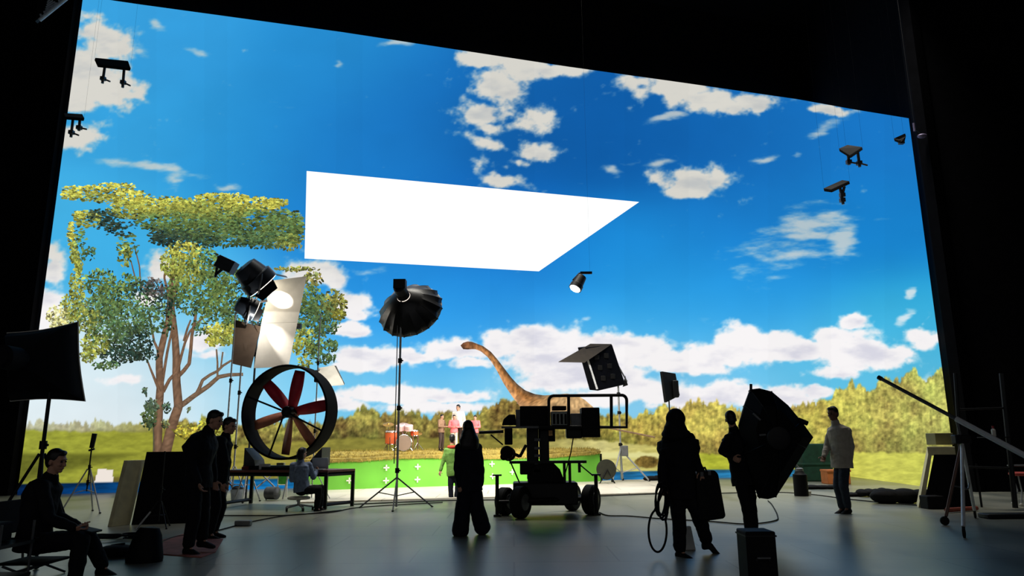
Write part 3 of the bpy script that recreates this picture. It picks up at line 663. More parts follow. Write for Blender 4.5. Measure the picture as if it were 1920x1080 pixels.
    if hood:
        hm.ell(p(0, -.02, .03), (.122*k, .132*k, .128*k), ax, 20, 14); hm.chain([p(0, -.035, -.03), p(0, -.05, -.13)], [.118*k, .15*k], 18); hm.loft([(p(0, -.04, -.06), .12*k, .12*k), (p(0, -.05, -.14), .165*k, .15*k), (p(0, -.05, -.19), .17*k, .15*k), (p(0, -.04, -.22), .12*k, .12*k)], sdh, 20); hm.ell(p(-.09, .08, -.02), (.05*k, .06*k, .07*k), ax); hm.ell(p(0, -.03, -.17), (.19*k, .16*k, .085*k), ax, 20, 12)
    obj('hood' if hood else 'hair', remesh(hm, .010, 'hair', org, 3, .006, seed), hood or hairm, root, smooth=0)
    PEOPLE[root.name] = (root, Q); return root, Q

# man bending forward, near the black flat
P_BEND, Q1 = person('person in black bending forward on the red mat, nearer of the two',
    dict(hd=(404, 786, 0), nk=(391, 809, 0), ch=(375, 840, 0), pv=(373, 900, 0), ls=(364, 829, -.16), le=(360, 872, -.2), lw=(372, 905, -.2), rs=(394, 822, .16), re=(398, 866, .2), rw=(402, 900, .18),
         lh=(364, 908, -.09), lk=(364, 965, -.1), la=(353, 1023, -.12), lt=(372, 1031, -.16), rh=(378, 908, .09), rk=(382, 958, .12), ra=(379, 1009, .1), rt=(397, 1014, .06)), 9.45, 1.06, 80, hair='short', seed=3, chest=1.28, headdir=(85, -25), legw=(.098, .08, .07))
P_BACK, Q2 = person('person in black facing right just behind the bent person',
    dict(hd=(431, 797, 0), nk=(423, 819, 0), ch=(413, 838, 0), pv=(406, 896, 0), ls=(414, 828, -.16), le=(424, 868, -.2), lw=(419, 904, -.2), rs=(420, 828, .16), re=(426, 866, .18), rw=(424, 902, .14),
         lh=(402, 905, -.08), lk=(405, 950, -.1), la=(393, 999, -.1), lt=(410, 1003, -.14), rh=(410, 905, .08), rk=(415, 950, .1), ra=(402, 994, .1), rt=(418, 997, .06)), 10.9, 1.05, 75, hair='short', seed=4)
# seated man at the left
P_SIT, Q3 = person('person in black seated in profile on a folding chair at the left',
    dict(hd=(107, 862, 0), nk=(94, 897, 0), ch=(78, 928, 0), pv=(62, 1012, 0), ls=(78, 912, -.18), le=(92, 972, -.24), lw=(138, 990, -.14), rs=(92, 912, .18), re=(108, 968, .2), rw=(146, 985, .1),
         lh=(70, 1020, -.1), lk=(152, 1012, -.15), la=(140, 1085, -.16), lt=(165, 1093, -.2), rh=(80, 1018, .1), rk=(165, 1006, .1), ra=(192, 1060, .12), rt=(212, 1067, .1)), 7.9, 1.06, 85, hair='short', seed=6, curl=(.8, .8), legw=(.105, .085, .07), chest=1.05)
# woman at the table
P_TBL, Q4 = person('person in a blue-grey jacket with dark hair seated on a stool at the table',
    dict(hd=(567, 849, 0), nk=(564, 866, 0), ch=(563, 883, 0), pv=(566, 917, 0), ls=(549, 873, -.02), le=(547, 900, .02), lw=(566, 897, .25), rs=(579, 872, .05), re=(588, 895, .08), rw=(594, 884, .3),
         lh=(572, 919, .05), lk=(602, 915, .2), la=(600, 949, .12), lt=(611, 953, .1), rh=(566, 919, -.05), rk=(598, 918, -.1), ra=(594, 952, -.1), rt=(607, 957, -.12)), 15.05, 1.0, 150, top=mat('denim_jacket', (112, 126, 152), .85, 0, .25, 18, .15), hair='bob', seed=8, headdir=(150, -15), hem=.05)
P_GRN, Q5 = person('person in a green jacket with red collar, behind the long-haired person',
    dict(hd=(848, 822, 0), nk=(848, 838, 0), ch=(847, 850, 0), pv=(851, 884, 0), ls=(837, 845, 0), le=(831, 865, 0), lw=(826, 882, -.05), rs=(858, 845, 0), re=(864, 862, 0), rw=(866, 880, 0),
         lh=(846, 890, 0), lk=(845, 912, 0), la=(846, 934, 0), lt=(847, 938, -.15), rh=(856, 890, 0), rk=(858, 910, .05), ra=(856, 932, .08), rt=(857, 935, -.08)), 17.9, .93, 180, top=mat('green_jacket', (100, 140, 62), .8, 0, .2, 12), bot=NAVY, hair='short', seed=9, topname='jacket')
obj('collar', MB().path([Q5['nk']+Vector((.085*math.cos(a), .085*math.sin(a), .0)) for a in [k*math.pi/8 for k in range(16)]], .042, 8, True), mat('red_cloth', (190, 62, 40), .8), P_GRN)
P_LONG, Q6 = person('long-haired person in dark coat and wide trousers walking mid-floor',
    dict(hd=(877, 802, 0), nk=(878, 826, 0), ch=(879, 848, 0), pv=(881, 905, 0), ls=(862, 840, -.05), le=(857, 878, -.08), lw=(862, 910, -.12), rs=(895, 840, .05), re=(902, 878, .05), rw=(901, 910, .02),
         lh=(872, 912, -.05), lk=(868, 955, -.05), la=(863, 997, -.05), lt=(856, 1002, -.12), rh=(889, 912, .05), rk=(894, 952, .05), ra=(905, 990, .08), rt=(903, 999, .0)), 11.0, 1.0, 200, top=NAVY, bot=NAVY, hair='long', seed=11, legw=(.11, .115, .128), hem=.12, chest=1.0)
P_CBL, Q7 = person('hooded person in a thick black coat carrying a cable coil and a case',
    dict(hd=(1268, 789, 0), nk=(1269, 814, 0), ch=(1272, 842, 0), pv=(1276, 908, 0), ls=(1251, 826, 0), le=(1241, 876, .03), lw=(1241, 912, -.02), rs=(1293, 823, 0), re=(1305, 862, 0), rw=(1314, 884, -.1),
         lh=(1267, 920, 0), lk=(1273, 968, -.05), la=(1275, 1030, 0), lt=(1292, 1037, -.12), rh=(1288, 918, 0), rk=(1308, 962, -.08), ra=(1325, 1013, .2), rt=(1339, 1024, .2)), 8.92, 1.04, 150, hood=CLOTH, hair='none', seed=13, legw=(.10, .085, .075), hem=.16, chest=1.32, curl=(1.1, 1.1))
P_FLG, Q8 = person('person in black carrying the big folded black softbox',
    dict(hd=(1370, 784, 0), nk=(1376, 808, 0), ch=(1383, 832, 0), pv=(1396, 895, 0), ls=(1366, 822, -.1), le=(1353, 846, -.2), lw=(1374, 858, -.35), rs=(1397, 824, .05), re=(1412, 856, -.1), rw=(1428, 846, -.22),
         lh=(1389, 904, -.04), lk=(1399, 948, -.06), la=(1405, 993, -.04), lt=(1397, 999, -.14), rh=(1404, 904, .05), rk=(1409, 948, .03), ra=(1414, 990, .05), rt=(1411, 995, -.08)), 10.95, 1.04, 165, hair='short', seed=15, chest=1.1, curl=(1.1, 1.1), )
P_GRY, Q9 = person('person in a pale grey sweater and dark trousers near the right end',
    dict(hd=(1561, 774, 0), nk=(1567, 795, 0), ch=(1573, 815, 0), pv=(1578, 866, 0), ls=(1558, 808, .12), le=(1551, 836, .15), lw=(1545, 856, .05), rs=(1588, 808, -.1), re=(1596, 838, -.1), rw=(1594, 864, -.1),
         lh=(1574, 872, .06), lk=(1571, 912, .04), la=(1579, 952, .08), lt=(1566, 957, .0), rh=(1583, 872, -.06), rk=(1582, 912, -.1), ra=(1590, 951, -.02), rt=(1577, 958, -.12)), 13.7, 1.11, -60, top=mat('grey_sweater', (168, 160, 148), .85, 0, .12, 14, .1), bot=mat('dark_denim', (38, 46, 60), .85, 0, .25, 14), hair='short', seed=17, topname='sweater', skin=mat('brown_skin', (120, 84, 66), .55, 0, .1, 20))
# players on the grassy platform
def player(label, px, fy_, hy, yaw, top, bot, seed, lean=0, arms='down', dY=.55, name='shirt', hair='short'):
    p0 = fl(px, gfront(px)); Yp = p0.y+dY; c = at(px, fy_, Yp); b = Vector((c.x, Yp, BACKZ+.01)); s = (at(px, hy, Yp).z-b.z)/1.72
    e = .0
    J = {}
    def W(dx, dz, dy=0):
        P_ = Vector((b.x+dx*s, b.y+dy*s, b.z+dz*s)); x, y = proj_np(P_.x, P_.y, P_.z); return (float(x), float(y), P_.y-Yp)
    f = Vector((math.sin(R(yaw)), -math.cos(R(yaw)))); sd = Vector((-f.y, f.x))
    def B(l, fwd, z): return W(sd.x*l+f.x*fwd+lean*z*.3, z, sd.y*l+f.y*fwd)
    J.update(hd=B(0, .03, 1.60), nk=B(0, 0, 1.46), ch=B(0, 0, 1.27), pv=B(0, 0, .93))
    for S, q in (('l', 1), ('r', -1)):
        J[S+'s'] = B(q*.19, 0, 1.38)
        if arms == 'play': J[S+'e'] = B(q*.26, .05, 1.12); J[S+'w'] = B(q*.12, .28, 1.1)
        elif arms == 'up': J[S+'e'] = B(q*.26, .18, 1.35); J[S+'w'] = B(q*.12, .3, 1.55)
        else: J[S+'e'] = B(q*.25, -.02, 1.1); J[S+'w'] = B(q*.25, .06, .86)
        J[S+'h'] = B(q*.09, 0, .87); J[S+'k'] = B(q*.1, .03, .5); J[S+'a'] = B(q*.11, -.01, .1); J[S+'t'] = B(q*.13, .14, .04)
    return person(label, J, Yp, s, yaw, top=top, bot=bot, hair=hair, vox=.012, seed=seed, base=b, topname=name, collar=False)
PINK = mat('pink_shirt', (226, 112, 116), .8, 0, .12, 12); WHT = mat('white_shirt', (235, 225, 215), .8, 0, .08, 12); BRN = mat('brown_shirt', (140, 108, 84), .8, 0, .2, 12); DTR = mat('dark_trousers', (60, 46, 40), .85, 0, .2, 12)
player('person in a brown shirt on the grassy platform, nearest the drums', 827, 845, 776, 60, BRN, DTR, 21, arms='play', name='shirt')
player('person in pink shirt and pale trousers on the platform beside the brown shirt', 851, 846, 777, 10, PINK, mat('pale_trousers', (214, 196, 178), .8), 22, arms='play', dY=.4, name='shirt')
A3, QA3 = player('person in a white shirt standing tallest at the rear of the platform group', 859, 836, 758, -20, WHT, DTR, 23, dY=.85, name='shirt')
player('person in a pink jacket leaning right at the right of the platform group', 889, 845, 778, -15, PINK, DTR, 24, lean=.12, arms='play', dY=.5, name='jacket')
# ------------------------------------------------------------------ stage gear
def bxp(mb, x0, y0, x1, y1, Y, dep, taper=1.0):
    a = at(x0, y0, Y); b = at(x1, y1, Y); c = at(x0, y1, Y); d = at(x1, y0, Y)
    xl = (a.x+c.x)/2; xr = (b.x+d.x)/2; zt_ = (a.z+d.z)/2; zb = (b.z+c.z)/2
    return mb.box(((xl+xr)/2, Y+dep/2, (zt_+zb)/2), (abs(xr-xl), dep, abs(zt_-zb)), taper=taper)
def gpt(x, y): return fl(x, y)
def vbase(p): return Vector((p.x, p.y, 0))
def sagged(c4, sag=.04, n=6):                  # outline of a fabric panel whose edges pull in
    mid = sum(c4, Vector())/4; out = []
    for i in range(4):
        a, b = c4[i], c4[(i+1) % 4]
        for k in range(n):
            t = k/n; p = a.lerp(b, t); out.append(p+(mid-p)*sag*math.sin(math.pi*t)*1.6)
    return out
def fabric_box(root, c4, back, k, name='softbox_shell', m=BLK, front=None):
    """soft light box: a front outline narrowing to a back ring round the point back"""
    ring = sagged(c4); mid = sum(c4, Vector())/4; n = len(ring); mb = MB(); P = list(ring)
    for t, sc_ in ((.35, .8), (.7, .5), (1, k)):
        for p in ring: P.append(mid.lerp(back, t)+(p-mid)*sc_)
    Fs = []
    for j in range(3):
        for i in range(n): Fs.append((j*n+i, j*n+(i+1) % n, (j+1)*n+(i+1) % n, (j+1)*n+i))
    Fs += [tuple(range(3*n, 4*n))]
    o = obj(name, MB().add(P, Fs), m, root, smooth=30)
    s_ = o.modifiers.new('s', 'SOLIDIFY'); s_.thickness = .02
    fr = obj('diffuser', MB().add(ring+[p+(back-mid).normalized()*.015 for p in ring], [tuple(range(n)), tuple(range(2*n-1, n-1, -1))]+[(i, (i+1) % n, n+(i+1) % n, n+i) for i in range(n)]), front or WHITEB, root, smooth=0)
    return o
# 1 softbox on a stand at the left edge
Y = 9.0; c4 = [at(14, 624, Y), at(148, 603, Y), at(161, 753, Y), at(20, 753, Y)]
pb = at(91, 756, Y-.15); sb = thing('softbox_light', (pb.x, pb.y, 0), 'large square black softbox on a stand above the seated person at the left', 'softbox')
fabric_box(sb, c4, sum(c4, Vector())/4+Vector((0, -.55, 0)), .2)
mid = sum(c4, Vector())/4; obj('lamp_head', MB().lathe(mid+Vector((0, -.5, 0)), (0, -1, 0), [(0, .13), (.05, .14), (.3, .14), (.34, .1)], 20), BLK, sb)
pole(sb, Vector((pb.x, pb.y, .06)), Vector((pb.x, pb.y, mid.z+.05)), .022, BMET, collars=(.3, .55))
obj('bracket', MB().tube(Vector((pb.x, pb.y, mid.z)), mid+Vector((0, -.6, 0)), .03), BMET, sb)
tripod(sb, Vector((pb.x, pb.y, 0)), 1.24, .55, .62, rot=R(190), r=.018)
# 2 folding chair under the seated person
rt, Qs = P_SIT, Q3
cx, cy = Qs['pv'].x, Qs['pv'].y; sz = Qs['pv'].z-.19
ch = thing('folding_chair', (cx, cy, 0), 'black folding chair with shiny legs under the seated person', 'chair')
obj('seat', MB().box((cx+.05, cy, sz-.02), (.46, .44, .03)), BLK, ch, bevel=.01)
obj('backrest', MB().box((cx-.30, cy, sz+.42), (.03, .46, .34), rot=Matrix.Rotation(R(-8), 4, 'Y').to_euler()), BLK, ch, bevel=.01)
for sx, sy in ((-1, -1), (-1, 1), (1, -1), (1, 1)):
    q_ = Vector((cx+sx*.24, cy+sy*.23, .012)); obj('leg', MB().tube(q_, Vector((cx-sx*.16+.03, cy+sy*.23, sz-.04)), .012), GMET, ch)
for sy in (-1, 1):
    obj('back_post', MB().tube(Vector((cx-.235, cy+sy*.235, sz-.05)), Vector((cx-.32, cy+sy*.235, sz+.62)), .013), GMET, ch)
    obj('armrest', MB().box((cx-.04, cy+sy*.25, sz+.23), (.5, .05, .025)), BLK, ch, bevel=.008)
# tablet on the seated person's lap
q_ = at(160, 992, 7.86); tag(obj('tablet', MB().box(q_, (.26, .2, .02), rot=Matrix.Rotation(R(12), 4, 'Y').to_euler()), CASEM, bevel=.006), "flat black tablet held over the seated person's knees", 'tablet')
# gear cart at the lower left corner
q_ = Vector((-5.0, 7.15, 0)); gc_ = thing('equipment_cart', q_, 'dark wheeled equipment cart with steel posts at the lower left corner', 'cart')
obj('shelf', MB().box(q_+Vector((-.1, 0, .42)), (.75, .5, .03)), BMET, gc_); obj('shelf', MB().box(q_+Vector((-.1, 0, .12)), (.75, .5, .03)), BMET, gc_)
for sx, sy in ((-1, -1), (-1, 1), (1, -1), (1, 1)):
    p_ = q_+Vector((-.1+sx*.36, sy*.23, 0)); lg = obj('post', MB().tube(p_+Vector((0, 0, .09)), p_+Vector((0, 0, .62)), .012), GMET, gc_)
    obj('caster', MB().lathe(p_+Vector((-.015, 0, .045)), (1, 0, 0), [(0, .03), (.005, .045), (.025, .045), (.03, .03)], 16), RUB, lg)
obj('toolbox', MB().box(q_+Vector((-.15, 0, .53)), (.5, .34, .18)), CASEM, gc_, bevel=.015)
# 3 slim stand with silver legs
pb = gpt(158, 962); Y = pb.y; hb = thing('microphone_stand', vbase(pb), 'slim stand with silver tripod legs beside the cream board', 'stand')
tp_ = at(161, 840, Y); pole(hb, Vector((pb.x, Y, .42)), Vector((pb.x, Y, tp_.z)), .014, BMET, collars=(.2, .55))
obj('clip_head', MB().tube(Vector((pb.x, Y, tp_.z)), Vector((pb.x+.03, Y, at(161, 813, Y).z)), .045, .05).tube(Vector((pb.x-.05, Y, tp_.z-.05)), Vector((pb.x+.06, Y, tp_.z-.02)), .02), BMET, hb)
tripod(hb, Vector((pb.x, Y, 0)), .86, .45, .42, rot=R(-20), m=STEEL, r=.014)
# 4 black and cream folding flat
Y = 13.35; ff = thing('folding_flat', gpt(244, 985), 'upright folding flat with one black and one cream board behind the cone-shaped speaker', 'board')
b0 = gpt(246, 984); b1 = gpt(352, 982); zt1 = at(228, 848, b0.y).z; lean_ = Vector((-.02, .32, 0))
def board(name, a, b, zt_, th, m, lean, extra=Vector((0, 0, 0))):
    up_ = Vector((0, 0, zt_)); d = (b-a).normalized(); n = Vector((d.y, -d.x, 0))
    return obj(name, MB().prism([a, b, b+up_+lean+extra, a+up_+lean], -n*th), m, ff, smooth=0, bevel=.006)
board('black_board', Vector((b0.x, b0.y, 0)), Vector((b1.x, b1.y+.1, 0)), zt1, .05, BLK, lean_)
a0 = gpt(209, 988); board('cream_board', Vector((a0.x, a0.y, 0)), Vector((b0.x-.03, b0.y+.02, 0)), zt1-.14, .1, CREAM, lean_+Vector((.0, .02, 0)))
# stand in front of the black board
pb = gpt(296, 990); st = thing('light_stand', vbase(pb), 'thin dark stand in front of the black board', 'stand'); Y = pb.y
pole(st, Vector((pb.x, Y, .1)), Vector((pb.x, Y, at(299, 846, Y).z)), .012, BMET, collars=(.45,)); tripod(st, Vector((pb.x, Y, 0)), .42, .2, .3, r=.01, rot=R(200))
# items on the floor at the left
p_ = gpt(270, 1053); o = obj('speaker', MB().loft([(p_+Vector((0, 0, 0)), .205, .17), (p_+Vector((0, 0, .05)), .21, .175), (p_+Vector((.01, .02, .3)), .155, .13), (p_+Vector((.015, .03, .375)), .11, .1), (p_+Vector((.015, .03, .385)), .06, .05)], Vector((1, 0, 0)), 28), CASEM)
tag(o, 'black cone-shaped covered speaker on the floor beside the red mat', 'speaker')
p_ = gpt(219, 1044); o = obj('carry_bag', MB().ell(p_+Vector((0, 0, .07)), (.24, .17, .075)).tube(p_+Vector((-.08, 0, .13)), p_+Vector((.08, 0, .15)), .015), BLK); tag(o, 'flat black bag lying on the floor left of the cone-shaped speaker', 'bag')
P = [gpt(*q_) for q_ in ((297, 1040), (303, 1014), (345, 1002), (418, 1012), (404, 1036), (378, 1046))]
o = obj('floor_mat', MB().prism([Vector((p.x, p.y, .001)) for p in P], (0, 0, .012)), mat('red_mat', (176, 104, 92), .85, 0, .25, 6), smooth=0); tag(o, 'dull red mat on the floor under the bent person', 'mat')
def coil(name, c, r, n, label, m=RUB, w=.012, flat=True):
    pts = []
    for k in range(n*16):
        a = k*math.pi/8; rr = r*(1+.12*math.sin(k*.7)); pts.append(Vector((c.x+rr*math.cos(a)+.03*math.sin(k*.31), c.y+rr*.8*math.sin(a), w+.006+.014*abs(math.sin(k*.43))+k*.0009)))
    return tag(obj(name, MB().path(pts, w, 6), m), label, 'cable')
coil('cable_coil', gpt(262, 1012), .2, 4, 'black cable coil on the floor between the cone-shaped speaker and the black board')
coil('cable_coil', gpt(205, 1012), .2, 3, 'black cable coil on the floor beside the carry bag, nearer than the cream board')
q_ = gpt(258, 994); tag(obj('steel_rod', MB().tube(q_+Vector((-.03, 0, .01)), q_+Vector((.12, .12, .27)), .014), STEEL), 'short shiny rod leaning against the black board', 'rod')
# cables across the floor
def cable(pts, label, r=.011, m=RUB):
    P = [gpt(*q_)+Vector((0, 0, r+.002)) for q_ in pts]; Q = []
    for i in range(len(P)-1):
        p0, p1, p2, p3 = P[max(i-1, 0)], P[i], P[i+1], P[min(i+2, len(P)-1)]
        for k in range(8):
            t = k/8; Q.append(.5*((2*p1)+(p2-p0)*t+(2*p0-5*p1+4*p2-p3)*t*t+(3*p1-p0-3*p2+p3)*t*t*t))
    return tag(obj('floor_cable', MB().path(Q+[P[-1]], r, 6), m), label, 'cable')
cable([(298, 1021), (330, 1008), (400, 998), (470, 980), (545, 967), (620, 962), (680, 952), (830, 943)], 'long dark cable running from the red mat past the stool')
cable([(418, 968), (480, 968), (550, 967), (640, 958)], 'dark cable along the floor under the table front', .012)
cable([(660, 947), (830, 940), (960, 938), (1100, 932), (1235, 927)], 'dark cable along the edge of the pale floor strip', .014)
cable([(1124, 962), (1140, 968), (1180, 969), (1240, 974), (1330, 979), (1400, 984), (1452, 978), (1458, 968), (1448, 948), (1440, 940)], 'dark cable from the dolly past the two walking persons')
cable([(1340, 926), (1450, 924), (1520, 928), (1600, 938), (1700, 947), (1760, 951)], 'thin cable behind the softbox carrier running to the right', .012)
p_ = gpt(456, 986); tag(obj('plug_box', MB().box(p_+Vector((0, 0, .045)), (.26, .14, .09)), PLAST, bevel=.02), 'small grey power box on the cable left of the stool', 'power box')

# 10 two lamp heads aimed at a white bounce board
Y = 17.0
bb = thing('bounce_board', vbase(at(450, 900, Y)), 'tall tilted white bounce board with two bright light spots above the wind machine', 'bounce board')
W4 = [at(508, 526, Y), at(575, 518, Y+.35), at(558, 604, Y+.15), at(490, 606, Y-.15)]; V4 = [W4[3]+Vector((0, 0, -.005)), W4[2]+Vector((0, 0, -.005)), at(541, 687, Y-.05), at(476, 690, Y-.35)]
nW = (W4[1]-W4[0]).cross(W4[2]-W4[0]).normalized(); nW = nW if nW.y > 0 else -nW
b1_ = obj('upper_board', MB().prism(W4, nW*.03), WHITEB, bb, smooth=0); b2_ = obj('lower_board', MB().prism(V4, nW*.03), WHITEB, bb, smooth=0)
obj('brown_flag', MB().prism([at(442, 600, Y), at(489, 612, Y-.05), at(470, 690, Y-.2), at(436, 682, Y-.1)], (0, .03, 0)), mat('brown_board', (92, 76, 62), .7, 0, .2, 4), bb, smooth=0, label='brown board left of the white boards')
pole(bb, vbase(at(480, 650, Y+.3))+Vector((0, 0, .05)), at(484, 600, Y+.3), .024, GMET, collars=(.42, .8))
tripod(bb, vbase(at(480, 650, Y+.3)), .8, .4, .34, m=STEEL, r=.016, rot=R(40))
obj('clamp', MB().tube(at(483, 612, Y+.28), at(497, 608, Y), .025), BMET, bb); obj('clamp', MB().box(at(560, 612, Y+.2), (.12, .12, .12)), BMET, bb)
def head_lamp(name, c, d, L, r, label, standpx, Ys):
    d = d.normalized(); pb = vbase(at(*standpx, Ys)); t = thing(name, pb, label, 'lamp')
    obj('housing', MB().lathe(c-d*L*.6, d, [(0, r*.45), (.03, r*.72), (L*.3, r*.82), (L*.55, r*.9), (L*.6, r*1.04), (L, r*1.04), (L*1.02, r*.96)], 28), mat('blue_black_metal', (26, 32, 40), .4, .3, .3, 8), t)
    obj('lens', MB().lathe(c+d*L*.43, d, [(0, r*.95), (.012, r*.6), (.016, 0.01)], 24), emat('lamp_glow', (255, 244, 225), 6), t)
    x, y, _ = basis(d); yk = MB(); pts = []
    sd = d.cross(Vector((0, 0, 1))).normalized(); dn = Vector((0, 0, -1))
    for k in range(13):
        a = math.pi*k/12; pts.append(c+sd*math.cos(a)*r*1.2+dn*math.sin(a)*r*1.5)
    obj('yoke', yk.path(pts, .022, 8), GMET, t)
    for k in range(4):
        a = k*math.pi/2+.4; e = x*math.cos(a)+y*math.sin(a); s2 = d.cross(e)
        q0 = c+d*L*.44+e*r; obj('barn_door', MB().prism([q0-s2*r*.7, q0+s2*r*.7, q0+e*r*.35+d*r*.5+s2*r*.55, q0+e*r*.35+d*r*.5-s2*r*.55], e*.008), BMET, t, smooth=0)
    top = c+dn*r*1.5; pole(t, Vector((pb.x, pb.y, .06)), Vector((pb.x, pb.y, top.z)), .02, STEEL, collars=(.3, .62)); obj('spigot', MB().tube(Vector((pb.x, pb.y, top.z-.02)), top, .025), BMET, t)
    tripod(t, pb, .8, .4, .36, m=STEEL, r=.015, rot=R(15)); return t
cu = at(478, 520, Y-.55); target_u = at(532, 550, Y)
hl = head_lamp('film_lamp', cu, Vector((.45, .35, -.5)), .62, .40, 'big dark lamp head aimed at the upper white bounce board', (441, 600), Y+.75)
obj('ballast', MB().box(at(425, 497, Y-.5), (.42, .3, .3), rot=Matrix.Rotation(R(25), 4, 'Y').to_euler()).tube(at(425, 497, Y-.5), at(405, 515, Y-.5), .05, .03).tube(at(410, 480, Y-.5), at(404, 520, Y-.5), .03), mat('blue_black_metal', (26, 32, 40)), hl, bevel=.03)
cl_ = at(464, 577, Y-.55); hl2 = head_lamp('film_lamp', cl_, Vector((.6, .35, -.25)), .45, .25, 'smaller lamp head aimed at the lower white bounce board', (457, 620), Y+.55)
hl2.location.x -= .0
# small reflector hood behind the wind machine
Y = 17.8; pb = vbase(at(596, 690, Y)); rh = thing('reflector_light', pb, 'small light with a white hood behind the right rim of the wind machine', 'light')
Hq = [at(596, 692, Y), at(626, 687, Y+.1), at(645, 722, Y-.35), at(602, 725, Y-.4)]
obj('hood', MB().prism(Hq, (0, .02, .03)), WHITEB, rh, smooth=0); obj('hood_side', MB().prism([Hq[1], Hq[2], Hq[2]+Vector((.01, 0, .02)), at(630, 687, Y+.1)], (0, .02, .02)), BMET, rh, smooth=0)
obj('lamp_body', MB().box(at(597, 706, Y+.1), (.14, .3, .3)), BMET, rh, bevel=.02)
pole(rh, pb+Vector((0, 0, .05)), at(601, 588, Y), .016, STEEL, collars=(.35, .72)); tripod(rh, pb, .75, .35, .45, m=STEEL, r=.013)
# 11 table
tbl = thing('work_table', gpt(540, 950), 'long low-braced black work table carrying the wind machine', 'table')
FR, RR, RL, FL_ = gpt(609, 955), gpt(660, 949), gpt(470, 944), gpt(416, 952)
zt_ = at(640, 880, 15.7).z
corner = [FR, RR, RL, FL_]; mid = sum(corner, Vector())/4
tc_ = [mid+(p-mid)*1.03 for p in corner]
obj('tabletop', MB().prism([Vector((p.x, p.y, zt_-.05)) for p in tc_], (0, 0, .05)), mat('brown_red_top', (112, 62, 56), .45, 0, .2, 5), tbl, smooth=0, bevel=.006)
for p in corner: obj('leg', MB().box((p.x, p.y, zt_/2-.02), (.07, .07, zt_-.05)), BMET, tbl)
for a, b in ((FR, RR), (FL_, RL)): obj('floor_rail', MB().tube(a+Vector((0, 0, .09)), b+Vector((0, 0, .09)), .035, .035, 4), BMET, tbl)
for a, b in ((FR, FL_), (RR, RL), (FR, RR), (FL_, RL)): obj('apron', MB().tube(Vector((a.x, a.y, zt_-.09)), Vector((b.x, b.y, zt_-.09)), .04, .04, 4), BMET, tbl)
# wind machine
Yf = 16.0; D = 172/1339*Yf*1.0; psi = R(-12); ax = Vector((math.sin(psi), -math.cos(psi), 0)); cf = at(543, 772.5, Yf); dep = .5; Ro = D/2
wm = thing('wind_machine', Vector((cf.x, cf.y, zt_)), 'big round wind machine with a black ring and dark red blades on the table', 'fan')
ring = MB(); n = 64; x_, y_, z_ = basis(ax); P = []
prof = [(-dep/2, Ro), (dep/2, Ro), (dep/2+.012, Ro-.02), (dep/2, Ro-.045), (-dep/2, Ro-.045), (-dep/2-.012, Ro-.02)]
for k, (h, r) in enumerate(prof):
    for i in range(n): a = 2*math.pi*i/n; P.append(cf+ax*h+x_*math.cos(a)*r+y_*math.sin(a)*r)
Fs = [(k*n+i, k*n+(i+1) % n, ((k+1) % 6)*n+(i+1) % n, ((k+1) % 6)*n+i) for k in range(6) for i in range(n)]
obj('ring', ring.add(P, Fs), mat('black_ring', (6, 6, 7), .9, 0, .3, 5, 0, .1), wm, smooth=40)
hub = obj('hub', MB().lathe(cf-ax*.28, ax, [(0, .05), (.02, .12), (.4, .13), (.46, .1), (.5, .03)], 24), BMET, wm)
def wdir(px, py): v = at(px, py, Yf)-cf; v = v-ax*v.dot(ax); return v.normalized()
for q_ in ((487, 752), (602, 800), (511, 852)):
    e = wdir(*q_); obj('strut', MB().tube(cf+ax*.2+e*.1, cf+ax*.2+e*(Ro-.02), .02), BMET, wm)
RED = mat('red_blade', (190, 38, 58), .5, 0, .3, 4); RED2 = mat('pale_red_blade', (196, 124, 96), .5, 0, .25, 4)
for q_, m_ in (((510, 738), RED), ((556, 715), RED), ((592, 764), RED), ((500, 786), RED2), ((533, 835), RED2), ((580, 820), RED2)):
    e = wdir(*q_); s2 = ax.cross(e); Rr = Ro*.9; P = []
    for t in np.linspace(.08, 1, 9):
        w = .05+.085*math.sin(math.pi*min(1, t*.62+.12)); tw = .75-.5*t
        for j in (-1, 1): P.append(cf-ax*.08+e*Rr*t+(s2*math.cos(tw)+ax*math.sin(tw))*w*j)
    Fs = [(2*i, 2*i+1, 2*i+3, 2*i+2) for i in range(8)]; o = obj('blade', MB().add(P, Fs), m_, wm, smooth=60); sm = o.modifiers.new('s', 'SOLIDIFY'); sm.thickness = .014
bz = zt_; obj('base_frame', MB().box((cf.x-.05, cf.y+.02, bz+.05), (1.5, .3, .06), rot=Matrix.Rotation(psi, 4, 'Z').to_euler()).box((cf.x-.05, cf.y-.26, bz+.03), (1.45, .06, .06), rot=Matrix.Rotation(psi, 4, 'Z').to_euler()).box((cf.x-.05, cf.y+.28, bz+.03), (1.45, .06, .06), rot=Matrix.Rotation(psi, 4, 'Z').to_euler()), BMET, wm)
for sx in (-1, 1):
    e = x_ if x_.x*sx > 0 else -x_; e = Vector((e.x, e.y, 0)).normalized(); P = []
    q0 = cf+e*Ro*.62; 
    obj('cradle', MB().prism([Vector((q0.x, q0.y, bz+.08))-ax*.2, Vector((q0.x, q0.y, bz+.08))+e*.28-ax*.2, Vector((q0.x, q0.y, bz+.46))+e*.28-ax*.2, Vector((q0.x, q0.y, bz+.2))+e*.03-ax*.2], ax*.4), mat('cradle_grey', (62, 64, 68), .5, .2, .2, 6), wm, smooth=0)
